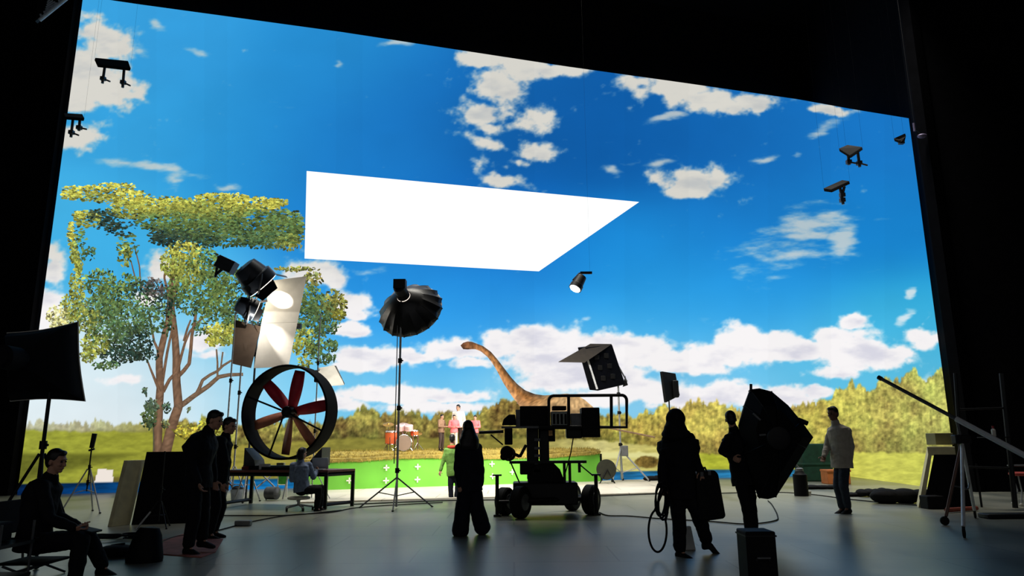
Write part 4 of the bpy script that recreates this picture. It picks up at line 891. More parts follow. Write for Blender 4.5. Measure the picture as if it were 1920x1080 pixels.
# items on and below the table
p_ = at(594, 872, 15.45); lp = thing('laptop', Vector((p_.x, p_.y, zt_)), 'pale grey laptop open on the table in front of the seated person', 'laptop')
obj('keyboard_base', MB().box((p_.x, p_.y, zt_+.012), (.34, .24, .02)), STEEL, lp, bevel=.004); obj('screen', MB().box((p_.x+.03, p_.y+.16, zt_+.13), (.34, .015, .24), rot=Matrix.Rotation(R(12), 4, 'X').to_euler()), mat('laptop_shell', (176, 184, 194), .4, .2, .1, 5), lp, bevel=.004)
def sbx(name, px, py, Y, w, d, h, m, label, cat, z=None):
    p = at(px, py, Y); z = zt_ if z is None else z
    return tag(obj(name, MB().box((p.x, Y, z+h/2+.001), (w, d, h)), m, bevel=.01), label, cat)
sbx('paper_box', 527, 868, 16.25, .16, .14, .13, mat('pale_yellow', (226, 220, 160), .7), 'small pale yellow box on the table left of the seated person', 'box')
sbx('cloth_bundle', 470, 874, 16.2, .3, .14, .09, mat('pink_cloth', (178, 110, 104), .85), 'folded pinkish cloth on the table under the wind machine', 'cloth')
sbx('paper_stack', 497, 866, 15.85, .22, .1, .12, mat('paper_white', (200, 200, 204), .8), 'white paper stack on the table under the wind machine', 'paper')
sbx('red_case', 462, 876, 16.0, .16, .14, .06, mat('dark_red', (120, 40, 46), .7), 'small dark red case on the left end of the table', 'case')
p_ = gpt(443, 940); bk = thing('bucket', p_, 'white bucket with dark contents on the floor under the left end of the table', 'bucket')
obj('pail', MB().lathe(p_, (0, 0, 1), [(0, .11), (.005, .115), (.27, .15), (.28, .16), (.275, .14), (.2, .13)], 24), mat('bucket_white', (190, 196, 205), .5), bk); obj('contents', MB().ell(p_+Vector((0, 0, .26)), (.13, .13, .1)), CASEM, bk)
obj('bail', MB().path([p_+Vector((.16*math.cos(a), 0, .27+.12*math.sin(a))) for a in np.linspace(0, math.pi, 12)], .008, 6), STEEL, bk)
p_ = gpt(514, 938); gm = thing('electric_motor', p_, 'dark motor unit with silver tripod rods on the floor under the table', 'motor')
obj('motor_body', MB().lathe(p_+Vector((-.2, 0, .17)), (1, -.3, 0), [(0, .08), (.03, .15), (.3, .15), (.34, .09)], 20), GMET, gm)
for a, b in (((-.35, 0, .62), (0, 0, .3)), ((-.05, .2, .66), (-.42, -.05, .3)), ((.28, .1, .6), (.2, 0, .02)), ((-.1, 0, .2), (-.2, 0, .01))): obj('rod', MB().tube(p_+Vector(a), p_+Vector(b), .018), STEEL, gm)
p_ = gpt(531, 932); fr_ = thing('green_panel', p_, 'small green panel in a white frame standing under the table', 'panel')
q4 = [at(522, 888, p_.y), at(539, 888, p_.y), at(538, 909, p_.y), at(521, 909, p_.y)]
obj('frame', MB().path(q4, .018, 6, True).tube(q4[3], vbase(q4[3]), .015).tube(q4[2], vbase(q4[2]), .015), WHITEB, fr_); obj('face', MB().prism(q4, (0, .01, 0)), mat('vivid_green', (90, 200, 70), .6), fr_, smooth=0)
# stool of the seated person
sp = Q4['pv']; st = thing('wheeled_stool', Vector((sp.x, sp.y, 0)), 'low wheeled stool with a pale seat under the person in blue-grey jacket', 'stool')
sz = sp.z-.2; obj('seat', MB().lathe(Vector((sp.x-.05, sp.y, sz)), (0, 0, 1), [(0, .2), (.012, .225), (.04, .225), (.055, .19)], 28), mat('pale_seat', (196, 190, 176), .6), st)
obj('column', MB().tube((sp.x-.05, sp.y, .1), (sp.x-.05, sp.y, sz), .03), STEEL, st)
for k in range(5):
    a = k*2*math.pi/5+.3; e = Vector((sp.x-.05+.28*math.cos(a), sp.y+.28*math.sin(a), .075)); lg = obj('leg', MB().tube((sp.x-.05, sp.y, .12), e, .02, .016), STEEL, st)
    obj('caster', MB().lathe(e+Vector((-.02, 0, -.037)), (1, .2, 0), [(0, .025), (.006, .036), (.034, .036), (.04, .025)], 14), RUB, lg)

# 15 parabolic softbox on its tripod
Y = 15.2; pb = gpt(743, 953); Y = pb.y; ps = thing('parabolic_softbox', vbase(pb), 'round black umbrella-shaped softbox on a tall tripod left of the drums', 'softbox')
ap = at(757, 556, Y-.05); dd = Vector((.20, .87, -.47)).normalized(); Rm = .75; dep = .50; n = 32
prof = [(.0, .10)]+[(dep*(t**1.7), .10+(Rm-.10)*t) for t in np.linspace(.12, 1, 10)]
shell = obj('shell', MB().lathe(ap, dd, prof, n, mod=lambda i, k: (1 if i % 2 == 0 else (1-.075*min(1, k/9))), cap=False), mat('softbox_black', (15, 15, 17), .38, 0, .2, 10, 0, .5), ps, smooth=20)
sm = shell.modifiers.new('s', 'SOLIDIFY'); sm.thickness = -.01
obj('lining', MB().lathe(ap+dd*.02, dd, [(h, r-.025) for h, r in prof], n, cap=False), WHITEB, ps, smooth=40)
x_, y_, _ = basis(dd)
for i in range(16):
    a = 2*math.pi*i/16; e = x_*math.cos(a)+y_*math.sin(a); obj('rib', MB().path([ap+dd*h+e*(r+.006) for h, r in prof], .007, 6), BMET, ps)
obj('lamp_head', MB().lathe(ap-dd*.02, -dd, [(0, .12), (.02, .14), (.1, .14), (.1, .13), (.3, .13), (.33, .1)], 20).box(ap-dd*.26+Vector((0, 0, .1)), (.26, .24, .2)), BMET, ps)
obj('glow_ring', MB().lathe(ap+dd*.0, dd, [(-.015, .145), (.02, .155)], 24, cap=False), emat('warm_leak', (255, 238, 224), 1.6), ps, label='bright light leaking round the lamp mount')
tz = at(748, 590, Y).z
pole(ps, Vector((pb.x, Y, .03)), Vector((pb.x, Y, tz)), .024, STEEL, collars=(.18, .5, .75)); obj('side_tube', MB().tube(Vector((pb.x-.07, Y, .9)), Vector((pb.x-.07, Y, tz-.1)), .01), GMET, ps)
obj('bracket', MB().tube(Vector((pb.x, Y, tz)), ap-dd*.12, .03).ell(Vector((pb.x, Y, tz)), .05), BMET, ps)
for e in (Vector((-.78, .1, .014)), Vector((.72, .2, .014)), Vector((.05, -.75, .014))):
    e = Vector((pb.x, Y, 0))+e; s_ = Vector((pb.x, Y, .62)); lg = obj('leg', MB().tube(s_, e, .016).tube(Vector((pb.x, Y, .25)), s_.lerp(e, .5), .011), GMET, ps); obj('foot', MB().ell(e, (.03, .03, .014), None, 10, 6), RUB, lg)
# 16 drums on the platform
ORG = mat('orange_shell', (228, 106, 60), .35, 0, .12, 4, 0, .5); CHR = mat('chrome', (210, 210, 212), .2, 1, .05, 5); HEADM = mat('drum_head', (226, 214, 206), .6); CYM = mat('brass', (206, 150, 70), .3, .9, .15, 12)
def plat_pt(px, dY): y = fl(px, gfront(px)).y+dY; return y
def drum(root, c, d, r, L, shell=ORG, head=HEADM):
    d = d.normalized(); s_ = obj('shell', MB().lathe(c-d*L/2, d, [(0, r), (L, r)], 28, cap=False), shell, root)
    for e in (-1, 1): obj('drum_head', MB().lathe(c+d*(e*L/2-.003), d, [(0, r*.99), (.006, r*.99)], 28), head, root)
    for e in (-1, 1):
        x_, y_, _ = basis(d); q0 = c+d*e*L/2; obj('hoop', MB().path([q0+x_*r*1.02*math.cos(a)+y_*r*1.02*math.sin(a) for a in np.linspace(0, 2*math.pi, 28, endpoint=False)], .012, 6, True), CHR, root)
Yd = plat_pt(757, .62); k = Yd/1339
c = at(757, 832, Yd); c.z = BACKZ+.245
bd = thing('bass_drum', Vector((c.x, c.y, BACKZ)), 'bass drum with a grey-brown front head on the grassy platform', 'drum')
drum(bd, c, Vector((.15, -1, 0)), .235, .36, ORG, mat('brown_head', (140, 118, 100), .6, 0, .1, 4))
for e in (-1, 1): obj('spur', MB().tube(c+Vector((e*.2, -.1, -.1)), Vector((c.x+e*.3, c.y-.2, BACKZ+.01)), .012), CHR, bd)
for px, py in ((751, 803), (767, 803)):
    q_ = at(px, py, Yd); sub = obj('tom_mount', MB().tube(c+Vector((0, 0, .2)), q_, .015), CHR, bd)
    obj('tom', MB().lathe(q_-Vector((0, .03, .06)), Vector((0, -.35, 1)), [(0, .13), (.15, .13), (.155, .12)], 24), mat('pale_pink_shell', (226, 186, 184), .4), bd)
def legged_drum(px, py, r, L, label, col=ORG, dY=.6):
    Yq = plat_pt(px, dY); c = at(px, py, Yq); t = thing('snare_drum' if L < .2 else 'floor_tom', Vector((c.x, c.y, BACKZ)), label, 'drum'); drum(t, c, Vector((0, -.15, 1)), r, L, col)
    for kk in range(3): a = kk*2.094+.4; q_ = Vector((c.x+r*math.cos(a), c.y+r*math.sin(a), BACKZ+.01)); obj('leg', MB().tube(q_, Vector((q_.x, q_.y, c.z)), .012), CHR, t)
legged_drum(735, 820, .21, .36, 'large orange floor tom left of the bass drum', ORG, .8); legged_drum(777, 812, .12, .14, 'small orange snare drum right of the bass drum', ORG, .75)
def cymbal(px, py, r, label, col=CYM, dY=.9):
    Yq = plat_pt(px, dY); c = at(px, py, Yq); t = thing('cymbal_stand', Vector((c.x, c.y, BACKZ)), label, 'cymbal')
    obj('cymbal', MB().lathe(c, Vector((.1, -.45, 1)), [(0, r), (.012, r*.5), (.02, r*.22), (.04, r*.15), (.045, .01)], 28), col, t); obj('pole', MB().tube(Vector((c.x, c.y, BACKZ)), c, .011), CHR, t)
    for kk in range(3): a = kk*2.094; obj('leg', MB().tube(Vector((c.x, c.y, BACKZ+.25)), Vector((c.x+.2*math.cos(a), c.y+.13*math.sin(a), BACKZ+.012)), .01), CHR, t)
cymbal(728, 796, .17, 'orange cymbal on a stand left of the drums'); cymbal(783, 813, .15, 'low orange cymbal on a stand right of the snare drum'); cymbal(757, 797, .18, 'pale cymbal on a stand above the bass drum', mat('pale_cymbal', (226, 200, 200), .3, .6, .1, 8))
# riser for the tallest player
bq = ORI[A3.name]; 
# ------------------------------------------------------------------ camera dolly
Y = 13.45; dl = thing('camera_dolly', gpt(1030, 958), 'black wheeled camera dolly with crane column, monitor boxes and a guard rail', 'camera dolly')
wa_ = Vector((.86, -.5, 0))
def wheel(px, py, Yw, r):
    c = at(px, py, Yw); c.z = r; w = obj('wheel', MB().lathe(c-wa_*.1, wa_, [(0, r*.5), (.005, r*.9), (.03, r), (.17, r), (.195, r*.9), (.2, r*.5)], 32), RUB, dl)
    obj('rim', MB().lathe(c-wa_*.105, wa_, [(0, r*.3), (.0, r*.52), (.03, r*.55), (.18, r*.55), (.21, r*.52), (.215, .04)], 24), GMET, w); return c
w1 = wheel(947, 935, 13.9, .25); w2 = wheel(976, 943, 13.3, .275); w3 = wheel(1073, 931, 14.7, .255); w4 = wheel(1108, 939, 13.85, .27)
zc = .33
mb = MB(); bxp(mb, 962, 905, 1084, 948, 13.55, .62); obj('chassis', mb, BMET, dl, bevel=.03)
mb = MB(); P = [at(x, y, 13.62) for x, y in ((990, 948), (990, 880), (1008, 868), (1036, 866), (1050, 880), (1060, 905), (1064, 948))]; obj('column_cover', mb.prism(P, (0, .5, 0)), CASEM, dl, smooth=20, bevel=.02)
for a, b in ((w1, w2), (w3, w4), (w2, w4), (w1, w3)): obj('axle', MB().tube(a+Vector((0, 0, .02)), b+Vector((0, 0, .02)), .045), BMET, dl)
for x, yt, yb, Yj in ((932, 891, 956, 13.6), (1117, 890, 962, 13.72)):
    a = at(x, yt, Yj); j = obj('levelling_jack', MB().tube(Vector((a.x, Yj, .01)), a, .035).box(a, (.17, .14, .025)).box((a.x, Yj, .02), (.13, .13, .03)), BMET, dl)
    obj('jack_arm', MB().tube(Vector((a.x, Yj, .26)), Vector((a.x+(.3 if x < 1000 else -.3), Yj+.05, .26)), .03), BMET, dl)
mb = MB(); bxp(mb, 988, 802, 1010, 900, 13.7, .22); bxp(mb, 1012, 806, 1030, 900, 13.75, .2); obj('column', mb, BMET, dl, bevel=.02)
for y in (822, 838, 852, 866, 880): 
    mb = MB(); bxp(mb, 1002, y, 1013, y+5, 13.62, .1); obj('column_clamp', mb, GMET, dl)
mb = MB(); bxp(mb, 955, 864, 1100, 869, 13.55, .16); obj('cross_bar', mb, BMET, dl)
for x in (1056, 1066, 1084): mb = MB(); bxp(mb, x, 868, x+5, 905 if x < 1070 else 886, 13.6, .05); obj('bar_post', mb, BMET, dl)
obj('brace', MB().tube(at(1088, 872, 13.6), at(1112, 892, 13.7), .012), BMET, dl); obj('brace', MB().tube(at(958, 868, 13.6), at(974, 905, 13.6), .014), BMET, dl)
mb = MB(); bxp(mb, 975, 868, 996, 890, 13.55, .3); obj('battery_box', mb, CASEM, dl, bevel=.02)
mb = MB(); bxp(mb, 940, 799, 1010, 803, 13.5, .1); obj('head_plate', mb, GMET, dl)
# film camera on the head
mb = MB(); P = [at(x, y, 13.45) for x, y in ((941, 797), (944, 786), (954, 777), (966, 777), (968, 797))]; cm_ = obj('camera_body', mb.prism(P, (0, .3, 0)), CASEM, dl, bevel=.015)
mb = MB(); bxp(mb, 946, 803, 961, 834, 13.5, .2); obj('camera_side', mb, CASEM, dl, bevel=.015)
obj('lens', MB().lathe(at(950, 848, 13.3), (.1, .9, -.1), [(0, .1), (.02, .12), (.1, .12), (.12, .1), (.3, .1), (.34, .13)], 24).lathe(at(945, 856, 13.35), (0, 1, 0), [(0, .07), (.1, .07)], 16), CASEM, cm_)
obj('camera_bracket', MB().tube(at(962, 850, 13.5), at(975, 856, 13.5), .03).tube(at(975, 856, 13.5), at(986, 835, 13.6), .03), BMET, dl)
obj('camera_arm', MB().tube(at(898, 811, 13.5), at(944, 809, 13.5), .03).tube(at(920, 815, 13.5), at(943, 834, 13.5), .014), BMET, dl)
mb = MB(); bxp(mb, 975, 761, 1031, 800, 13.6, .45); obj('monitor_box', mb, CASEM, dl, bevel=.015)
mb = MB(); bxp(mb, 967, 768, 975, 800, 13.58, .3); obj('grey_post', mb, PLAST, dl)
mb = MB(); bxp(mb, 1034, 771, 1066, 800, 13.55, .35); ct = obj('control_box', mb, mat('control_grey', (150, 156, 150), .5, 0, .25, 14), dl, bevel=.01)
for k in range(4): mb = MB(); bxp(mb, 1037+k*7.2, 776, 1041+k*7.2, 795, 13.53, .03); obj('control_slot', mb, CASEM, ct)
mb = MB(); bxp(mb, 1036, 761, 1062, 769, 13.5, .25); obj('small_monitor', mb, CASEM, dl, bevel=.01)
mb = MB(); bxp(mb, 1070, 775, 1091, 800, 13.6, .3); obj('control_box', mb, PLAST, dl, bevel=.01)
mb = MB(); bxp(mb, 1091, 764, 1125, 820, 13.5, .4); obj('rear_box', mb, CASEM, dl, bevel=.015)
mb = MB(); bxp(mb, 1062, 803, 1092, 822, 13.6, .3); obj('winch', mb, BMET, dl, bevel=.03)
mb = MB(); bxp(mb, 1010, 804, 1041, 828, 13.8, .16); wb = obj('window_housing', mb, CASEM, dl, bevel=.01)
mb = MB(); bxp(mb, 1018, 807, 1036, 817, 13.76, .04); obj('amber_plate', mb, mat('amber', (236, 172, 110), .5, 0, .3, 20), wb, label='amber coloured plate')
# guard rail
Yr = 13.55; rr = .03
def rp(x, y): return at(x, y, Yr)
pts = [rp(1029, 800), rp(1029, 752)]+[rp(1029+9*(1-math.cos(a)), 752-10*math.sin(a)) for a in np.linspace(.2, 1.57, 5)]+[rp(1166, 741)]+[rp(1166+9*math.sin(a), 751-10*math.cos(a)) for a in np.linspace(.2, 1.57, 5)]+[rp(1175, 801), rp(1120, 801)]
gr = obj('guard_rail', MB().path(pts, rr, 10), BMET, dl)
for x in (1066, 1146): obj('rail_post', MB().tube(rp(x, 741), rp(x+.5, 801), rr), BMET, gr)
obj('platform_beam', MB().tube(rp(1000, 801), rp(1125, 801), .04), BMET, dl)
obj('dolly_cable', MB().path([at(1075, 820, 13.5), at(1070, 850, 13.45), at(1062, 880, 13.45), at(1056, 900, 13.5)], .012, 6), RUB, dl)

# 20 big LED panel light with a flag, on a crank stand
Y = 21.3; pb = gpt(1166, 904); Y = pb.y; pl = thing('panel_light', vbase(pb), 'tilted black LED panel light with top flap on a silver crank stand behind the dolly', 'light')
Q_ = [at(1098, 652, Y-.3), at(1148, 646, Y), at(1173, 721, Y-.1), at(1121, 733, Y-.4)]
pn = obj('panel', MB().prism(Q_, Vector((-.25, .28, .05))), mat('panel_back', (6, 7, 14), .7, 0, .4, 9, 0, .08), pl, smooth=0, bevel=.02)
for u, v in ((.3, .25), (.65, .25), (.3, .5), (.65, .5), (.3, .75), (.65, .75)):
    c = Q_[0].lerp(Q_[1], u).lerp(Q_[3].lerp(Q_[2], u), v); obj('heat_sink', MB().box(c+Vector((0, -.02, 0)), (.16, .05, .16)), BMET, pn, bevel=.01)
obj('side_fins', MB().prism([Q_[0]+Vector((-.05, 0, -.1)), Q_[0]+Vector((.01, -.02, -.1)), Q_[3]+Vector((.01, -.02, .06)), Q_[3]+Vector((-.05, 0, .06))], (0, .05, 0)), STEEL, pn, smooth=0)
obj('flap', MB().prism([at(1047, 679, Y-.9), at(1096, 680, Y-.8), at(1147, 645.5, Y), at(1107, 645, Y-.1)], (0, .012, .012)), mat('brown_flap', (70, 60, 48), .7, 0, .15, 6), pl, smooth=0, label='brown underside flap')
obj('lower_flap', MB().prism([Q_[2]+Vector((0, 0, .3)), Q_[2]+Vector((.08, 0, -.02)), Q_[2]+Vector((-.1, 0, -.08))], (0, .02, 0)), BMET, pl, smooth=0)
tp_ = at(1166, 700, Y); pole(pl, Vector((pb.x, Y, .1)), Vector((pb.x, Y, tp_.z)), .032, STEEL, collars=(.32, .62, .8)); obj('yoke', MB().path([Q_[1]+Vector((.06, 0, -.5)), Q_[2]+Vector((.05, 0, .1)), Vector((pb.x, Y, tp_.z-.1))], .025, 8), GMET, pl)
for k, e in enumerate((Vector((-.38, -.5, .06)), Vector((.85, -.25, .06)), Vector((.1, .42, .06)))):
    e = Vector((pb.x, Y, 0))+e; lg = obj('leg', MB().tube(Vector((pb.x, Y, 1.05)), e, .026).tube(Vector((pb.x, Y, .3)), Vector((pb.x, Y, 1.05)).lerp(e, .6), .016), STEEL, pl)
    obj('caster', MB().lathe(e+Vector((-.02, 0, .0)), (1, .3, 0), [(0, .04), (.008, .058), (.034, .058), (.042, .04)], 16), RUB, lg)
obj('crank_box', MB().box((pb.x+.12, Y-.05, 1.0), (.22, .18, .34)), PLAST, pl, bevel=.02)
p_ = gpt(1138, 908); t = thing('cable_reel', p_, 'dark round cable reel on the floor left of the crank stand', 'cable reel'); c_ = p_+Vector((0, 0, .45))
obj('drum', MB().lathe(c_+Vector((-.02, -.12, 0)), (.15, 1, 0), [(0, .3), (.02, .31), (.03, .2), (.2, .2), (.21, .31), (.24, .3)], 28), mat('reel_dark', (34, 36, 22), .7), t)
for e in (-1, 1): obj('foot', MB().tube(p_+Vector((e*.24, -.1, .02)), c_+Vector((0, -.14, 0)), .02).tube(p_+Vector((e*.24, -.1, .02)), p_+Vector((e*.24, .2, .02)), .02), BMET, t)
p_ = gpt(1183, 904); p_ = p_+Vector((.75, .3, 0)); tag(obj('sandbag', MB().ell(p_+Vector((0, 0, .09)), (.3, .16, .09)).ell(p_+Vector((.2, 0, .1)), (.18, .16, .1)), CASEM), 'dark sandbag at the foot of the crank stand', 'sandbag')
obj('boom_arm', MB().tube(at(1140, 802, Y), at(1228, 820, Y-.5), .03), mat('wood_pole', (150, 120, 90), .6), pl)
# 22 hanging lamp
Y = 18.0; c = at(1085, 529, Y); hg = thing('hanging_lamp', at(1106, 514, Y), 'small black spot lamp hanging in front of the sky below the white card', 'lamp'); d = Vector((-.42, -.25, -.75)).normalized()
obj('housing', MB().lathe(c-d*.2, d, [(0, .07), (.02, .13), (.28, .15), (.30, .17), (.42, .17)], 24), BMET, hg); obj('lens', MB().lathe(c+d*.2, d, [(0, .155), (.04, .13), (.06, .01)], 24), emat('white_glow', (255, 255, 255), 9), hg)
obj('yoke', MB().path([c+Vector((-.16, 0, .05)), c+Vector((.02, 0, .24)), at(1106, 513, Y)], .016, 8), BMET, hg)
a = at(1088, 511, Y); obj('arm', MB().box((a+at(1110, 512, Y))/2, ((at(1110, 512, Y)-a).length, .06, .06)), BMET, hg); q_ = at(1106, 511, Y); obj('suspension_wire', MB().tube(q_, Vector((q_.x, q_.y, 19)), .0015, .0015, 6), BLK, hg)
# 23 smaller panel light
pb = gpt(1263, 915); Y = pb.y; p2_ = thing('panel_light', vbase(pb), 'small black panel light on a stand just above the hooded person with the cable coil', 'light')
Q_ = [at(1237, 697, Y-.1), at(1262, 701, Y+.25), at(1270, 742, Y+.25), at(1245, 755, Y-.1)]; obj('panel', MB().prism(Q_, (.05, -.12, 0)), CASEM, p2_, smooth=0, bevel=.01)
mb = MB(); bxp(mb, 1262, 713, 1273, 745, Y-.1, .2); obj('power_unit', mb, BMET, p2_, bevel=.02); q_ = at(1263, 735, Y); pole(p2_, Vector((pb.x, Y, .05)), Vector((pb.x, Y, q_.z)), .022, GMET, collars=(.5,)); tripod(p2_, pb, .8, .4, .35, r=.016, rot=R(90))
# things the walkers carry
Y = 8.86; hc = thing('equipment_case', vbase(at(1330, 975, Y)), "black equipment case carried in the hooded person's right hand", 'case')
P = [at(x, y, Y) for x, y in ((1302, 896), (1308, 884), (1336, 881), (1343, 888), (1357, 967), (1352, 971), (1312, 977), (1303, 972))]
obj('shell', MB().prism([p-Vector((0, .1, 0)) for p in P], (0, .24, 0)), CASEM, hc, smooth=30, bevel=.02); obj('handle', MB().path([at(1308, 886, Y), at(1310, 879, Y), at(1322, 877, Y), at(1325, 885, Y)], .014, 8), BMET, hc)
for x, y in ((1316, 889), (1330, 887)): obj('latch', MB().box(at(x, y, Y-.115), (.035, .015, .05)), GMET, hc)
pts = []
for k in range(120):
    a = k*2*math.pi/22; w = 1+.18*math.sin(k*.37); pts.append(at(1241+10*w*math.cos(a)+3*math.sin(k*.11), 940+30*w*math.sin(a), Y-.06+.05*math.sin(k*.23)))
tag(obj('cable_coil', MB().path(pts, .011, 6), RUB), 'loose black cable coil hanging from the hand of the hooded person', 'cable')
pts = [at(1246, 915, Y-.05)]+[at(1238+17*math.cos(a)-5, 995+40*math.sin(a), Y-.08+.03*math.cos(a)) for a in np.linspace(-1.9, -1.57-5.2, 26)]+[at(1252, 960, Y)]
tag(obj('cable_loop', MB().path(pts, .013, 7), RUB), 'long cable loop hanging below the coil almost to the floor', 'cable')
p_ = gpt(1299, 1037); p_ = p_+Vector((0, .3, 0)); tag(obj('paper_bag', MB().box(p_+Vector((0, 0, .14)), (.2, .12, .28), taper=.6), mat('white_bag', (235, 235, 230), .8, 0, .1, 8, .2), bevel=.01), 'small white bag on the floor behind the legs of the hooded person', 'bag')
# big folded softbox on the shoulder
Y = 10.7; cs = thing('folded_softbox', vbase(at(1455, 900, Y)), 'big black many-sided softbox carried upright by a person', 'softbox')
out = [(1407, 730), (1424, 728), (1447, 734), (1478, 760), (1503, 790), (1525, 820), (1512, 840), (1482, 890), (1455, 932), (1440, 936), (1424, 934), (1412, 900), (1396, 850), (1386, 797), (1396, 760)]
A_ = [at(x, y, Y+.05) for x, y in out]; mid = sum(A_, Vector())/len(A_); n = len(A_)
B_ = [mid+(p-mid)*.62+Vector((-.03, -.3, .02)) for p in A_]; C_ = [mid+(p-mid)*.2+Vector((-.05, -.42, .03)) for p in A_]
D_ = [mid+(p-mid)*.97+Vector((0, .1, 0)) for p in A_]
Fs = []
for k in range(3):
    for i in range(n): Fs.append((k*n+i, k*n+(i+1) % n, (k+1)*n+(i+1) % n, (k+1)*n+i))
Fs += [tuple(range(n)), tuple(range(4*n-1, 3*n-1, -1))]
obj('fabric_shell', MB().add(D_+A_+B_+C_, Fs), mat('softbox_cloth', (8, 8, 10), .75, 0, .3, 8, .1, .2), cs, smooth=25)
obj('top_prong', MB().tube(at(1408, 735, Y), at(1408, 720, Y), .02), BMET, cs); obj('side_toggle', MB().tube(at(1497, 787, Y), at(1514, 794, Y), .035), BMET, cs)
obj('mount_ring', MB().lathe(mid+Vector((-.05, -.42, .03)), (0, -1, 0), [(0, .16), (.05, .16), (.06, .12)], 24), BMET, cs)
for i in range(0, n, 2): obj('rib', MB().path([D_[i], A_[i]*1.0, B_[i]+Vector((0, -.012, 0)), C_[i]+Vector((0, -.012, 0))], .010, 6), BMET, cs)
for a, b in (((1412, 775), (1426, 788)), ((1424, 816), (1436, 815))): obj('strap', MB().tube(at(*a, Y-.3), at(*b, Y-.32), .014), PLAST, cs)
# 25 black box near the camera
Yb = 6.05; a = at(1398, 997, Yb); b = at(1454, 997, Yb); bx = thing('flight_case', ((a.x+b.x)/2, Yb+.14, 0), 'tall black flight case on the floor nearest the camera below the softbox carrier', 'case')
mb = MB(); w = b.x-a.x; obj('body', MB().box(((a.x+b.x)/2, Yb+.13, a.z/2), (w, .26, a.z)), CASEM, bx, bevel=.012)
obj('lid', MB().box(((a.x+b.x)/2, Yb+.13, a.z-.035), (w+.012, .272, .012)), BMET, bx); obj('handle', MB().path([Vector((a.x+.07, Yb-.005, .4)), Vector((a.x+.07, Yb-.03, .42)), Vector((b.x-.07, Yb-.03, .42)), Vector((b.x-.07, Yb-.005, .4))], .01, 6), GMET, bx)
# 27 things at the right of the floor
pg = gpt(1528, 903); c0 = at(1504, 832, pg.y); gb_ = thing('covered_crate', vbase(pg), 'dark green cloth-covered crate standing left of the grey-sweater person', 'crate'); DG = mat('dark_green_cloth', (22, 62, 50), .85, 0, .3, 5, .2)
mb = MB(); bxp(mb, 1506, 832, 1562, 903, pg.y, .8); obj('cover', mb, DG, gb_, bevel=.04); mb = MB(); bxp(mb, 1504, 868, 1564, 873, pg.y-.02, .84); obj('seam', mb, DG, gb_, bevel=.02)
pg = gpt(1503, 930); t = thing('canister', vbase(pg), 'black canister with a grey lid on the floor right of the big folded softbox', 'canister'); obj('drum', MB().lathe(pg, (0, 0, 1), [(0, .15), (.01, .165), (.5, .165), (.53, .12), (.58, .1)], 28), CASEM, t)
obj('lid', MB().lathe(pg+Vector((0, 0, .58)), (0, 0, 1), [(0, .09), (.06, .09), (.08, .05)], 20), PLAST, t); obj('valve', MB().tube(pg+Vector((0, 0, .64)), pg+Vector((-.1, 0, .78)), .02), PLAST, t)
p_ = gpt(1517, 929); tag(obj('white_cup', MB().lathe(p_, (0, 0, 1), [(0, .045), (.1, .06), (.105, .055), (.02, .04)], 16), WHITEB), 'small white cup on the floor beside the black canister', 'cup')
pg = gpt(1574, 908); oc = thing('orange_crate', vbase(pg), 'orange crate on the floor behind the grey-sweater person', 'crate'); OR = mat('orange_plastic', (196, 112, 62), .6, 0, .15, 6)
mb = MB(); bxp(mb, 1552, 883, 1595, 908, pg.y, .5); obj('tub', mb, OR, oc, bevel=.02); mb = MB(); bxp(mb, 1551, 881, 1596, 885, pg.y-.02, .54); obj('rim', mb, OR, oc, bevel=.01)
def softbag(px, py, w, d, h, label, lumps=3, seed=0):
    p = gpt(px, py); rr_ = random.Random(seed); mb = MB()
    for k in range(lumps): mb.ell(p+Vector(((k-(lumps-1)/2)*w/lumps*1.1, rr_.uniform(-.05, .05), h*.45)), (w/lumps*.9, d*.5, h*rr_.uniform(.42, .55)))
    org = Vector((p.x, p.y, 0)); o = obj('gear_bag', remesh(mb, .02, 'gear_bag', org, 3, .01, seed), BLK, None, smooth=0, base=org); return tag(o, label, 'bag')
softbag(1697, 943, 1.1, .5, .32, 'largest limp black bag on the floor left of the cream-edged cabinet', 3, 3)
softbag(1637, 931, .62, .4, .2, 'middle black bag on the floor between the grey-sweater person and the largest bag', 4, 4); softbag(1603, 931, .3, .3, .1, 'small flat black bag on the floor just right of the grey-sweater person', 2, 5); softbag(1542, 917, .75, .3, .12, 'flat black bag on the floor in front of the dark green crate', 3, 6)
# 30 cream-edged cabinet at the right
pg = gpt(1722, 952); Yc_ = pg.y; cb = thing('cream_cabinet', gpt(1760, 950), 'dark open cabinet with cream edges leaning at the right end of the screen', 'cabinet')
P = [Vector((pg.x, Yc_, 0)), at(1743, 836, Yc_), at(1745, 836, Yc_+.3), Vector((pg.x+.03, Yc_+.8, 0))]
q0, q1 = Vector((pg.x, Yc_, 0)), at(1743, 838, Yc_+.15); q2 = at(1790, 838, Yc_+.15); q3 = Vector((q2.x+.15, Yc_, 0))
obj('side_panel', MB().prism([q0, q1, q1+Vector((.07, 0, 0)), q0+Vector((.1, 0, 0))], (.29, .6, 0)), CREAM, cb, smooth=0); obj('top_panel', MB().prism([q1-Vector((.05, 0, 0)), q2, q2-Vector((0, 0, .17)), q1-Vector((.05, 0, .17))], (.36, .6, 0)), CREAM, cb, smooth=0)
obj('dark_back', MB().prism([q0+Vector((.1, 0, 0)), q1+Vector((.07, 0, -.15)), q2+Vector((0, 0, -.15)), q3], (.3, .5, 0)), CASEM, cb, smooth=0)
mb = MB(); bxp(mb, 1754, 812, 1788, 834, Yc_+.35, .35); tag(obj('olive_box', mb, mat('olive_box', (138, 134, 96), .8, 0, .1, 5), bevel=.01), 'dull olive box on top of the cream-edged cabinet', 'box')
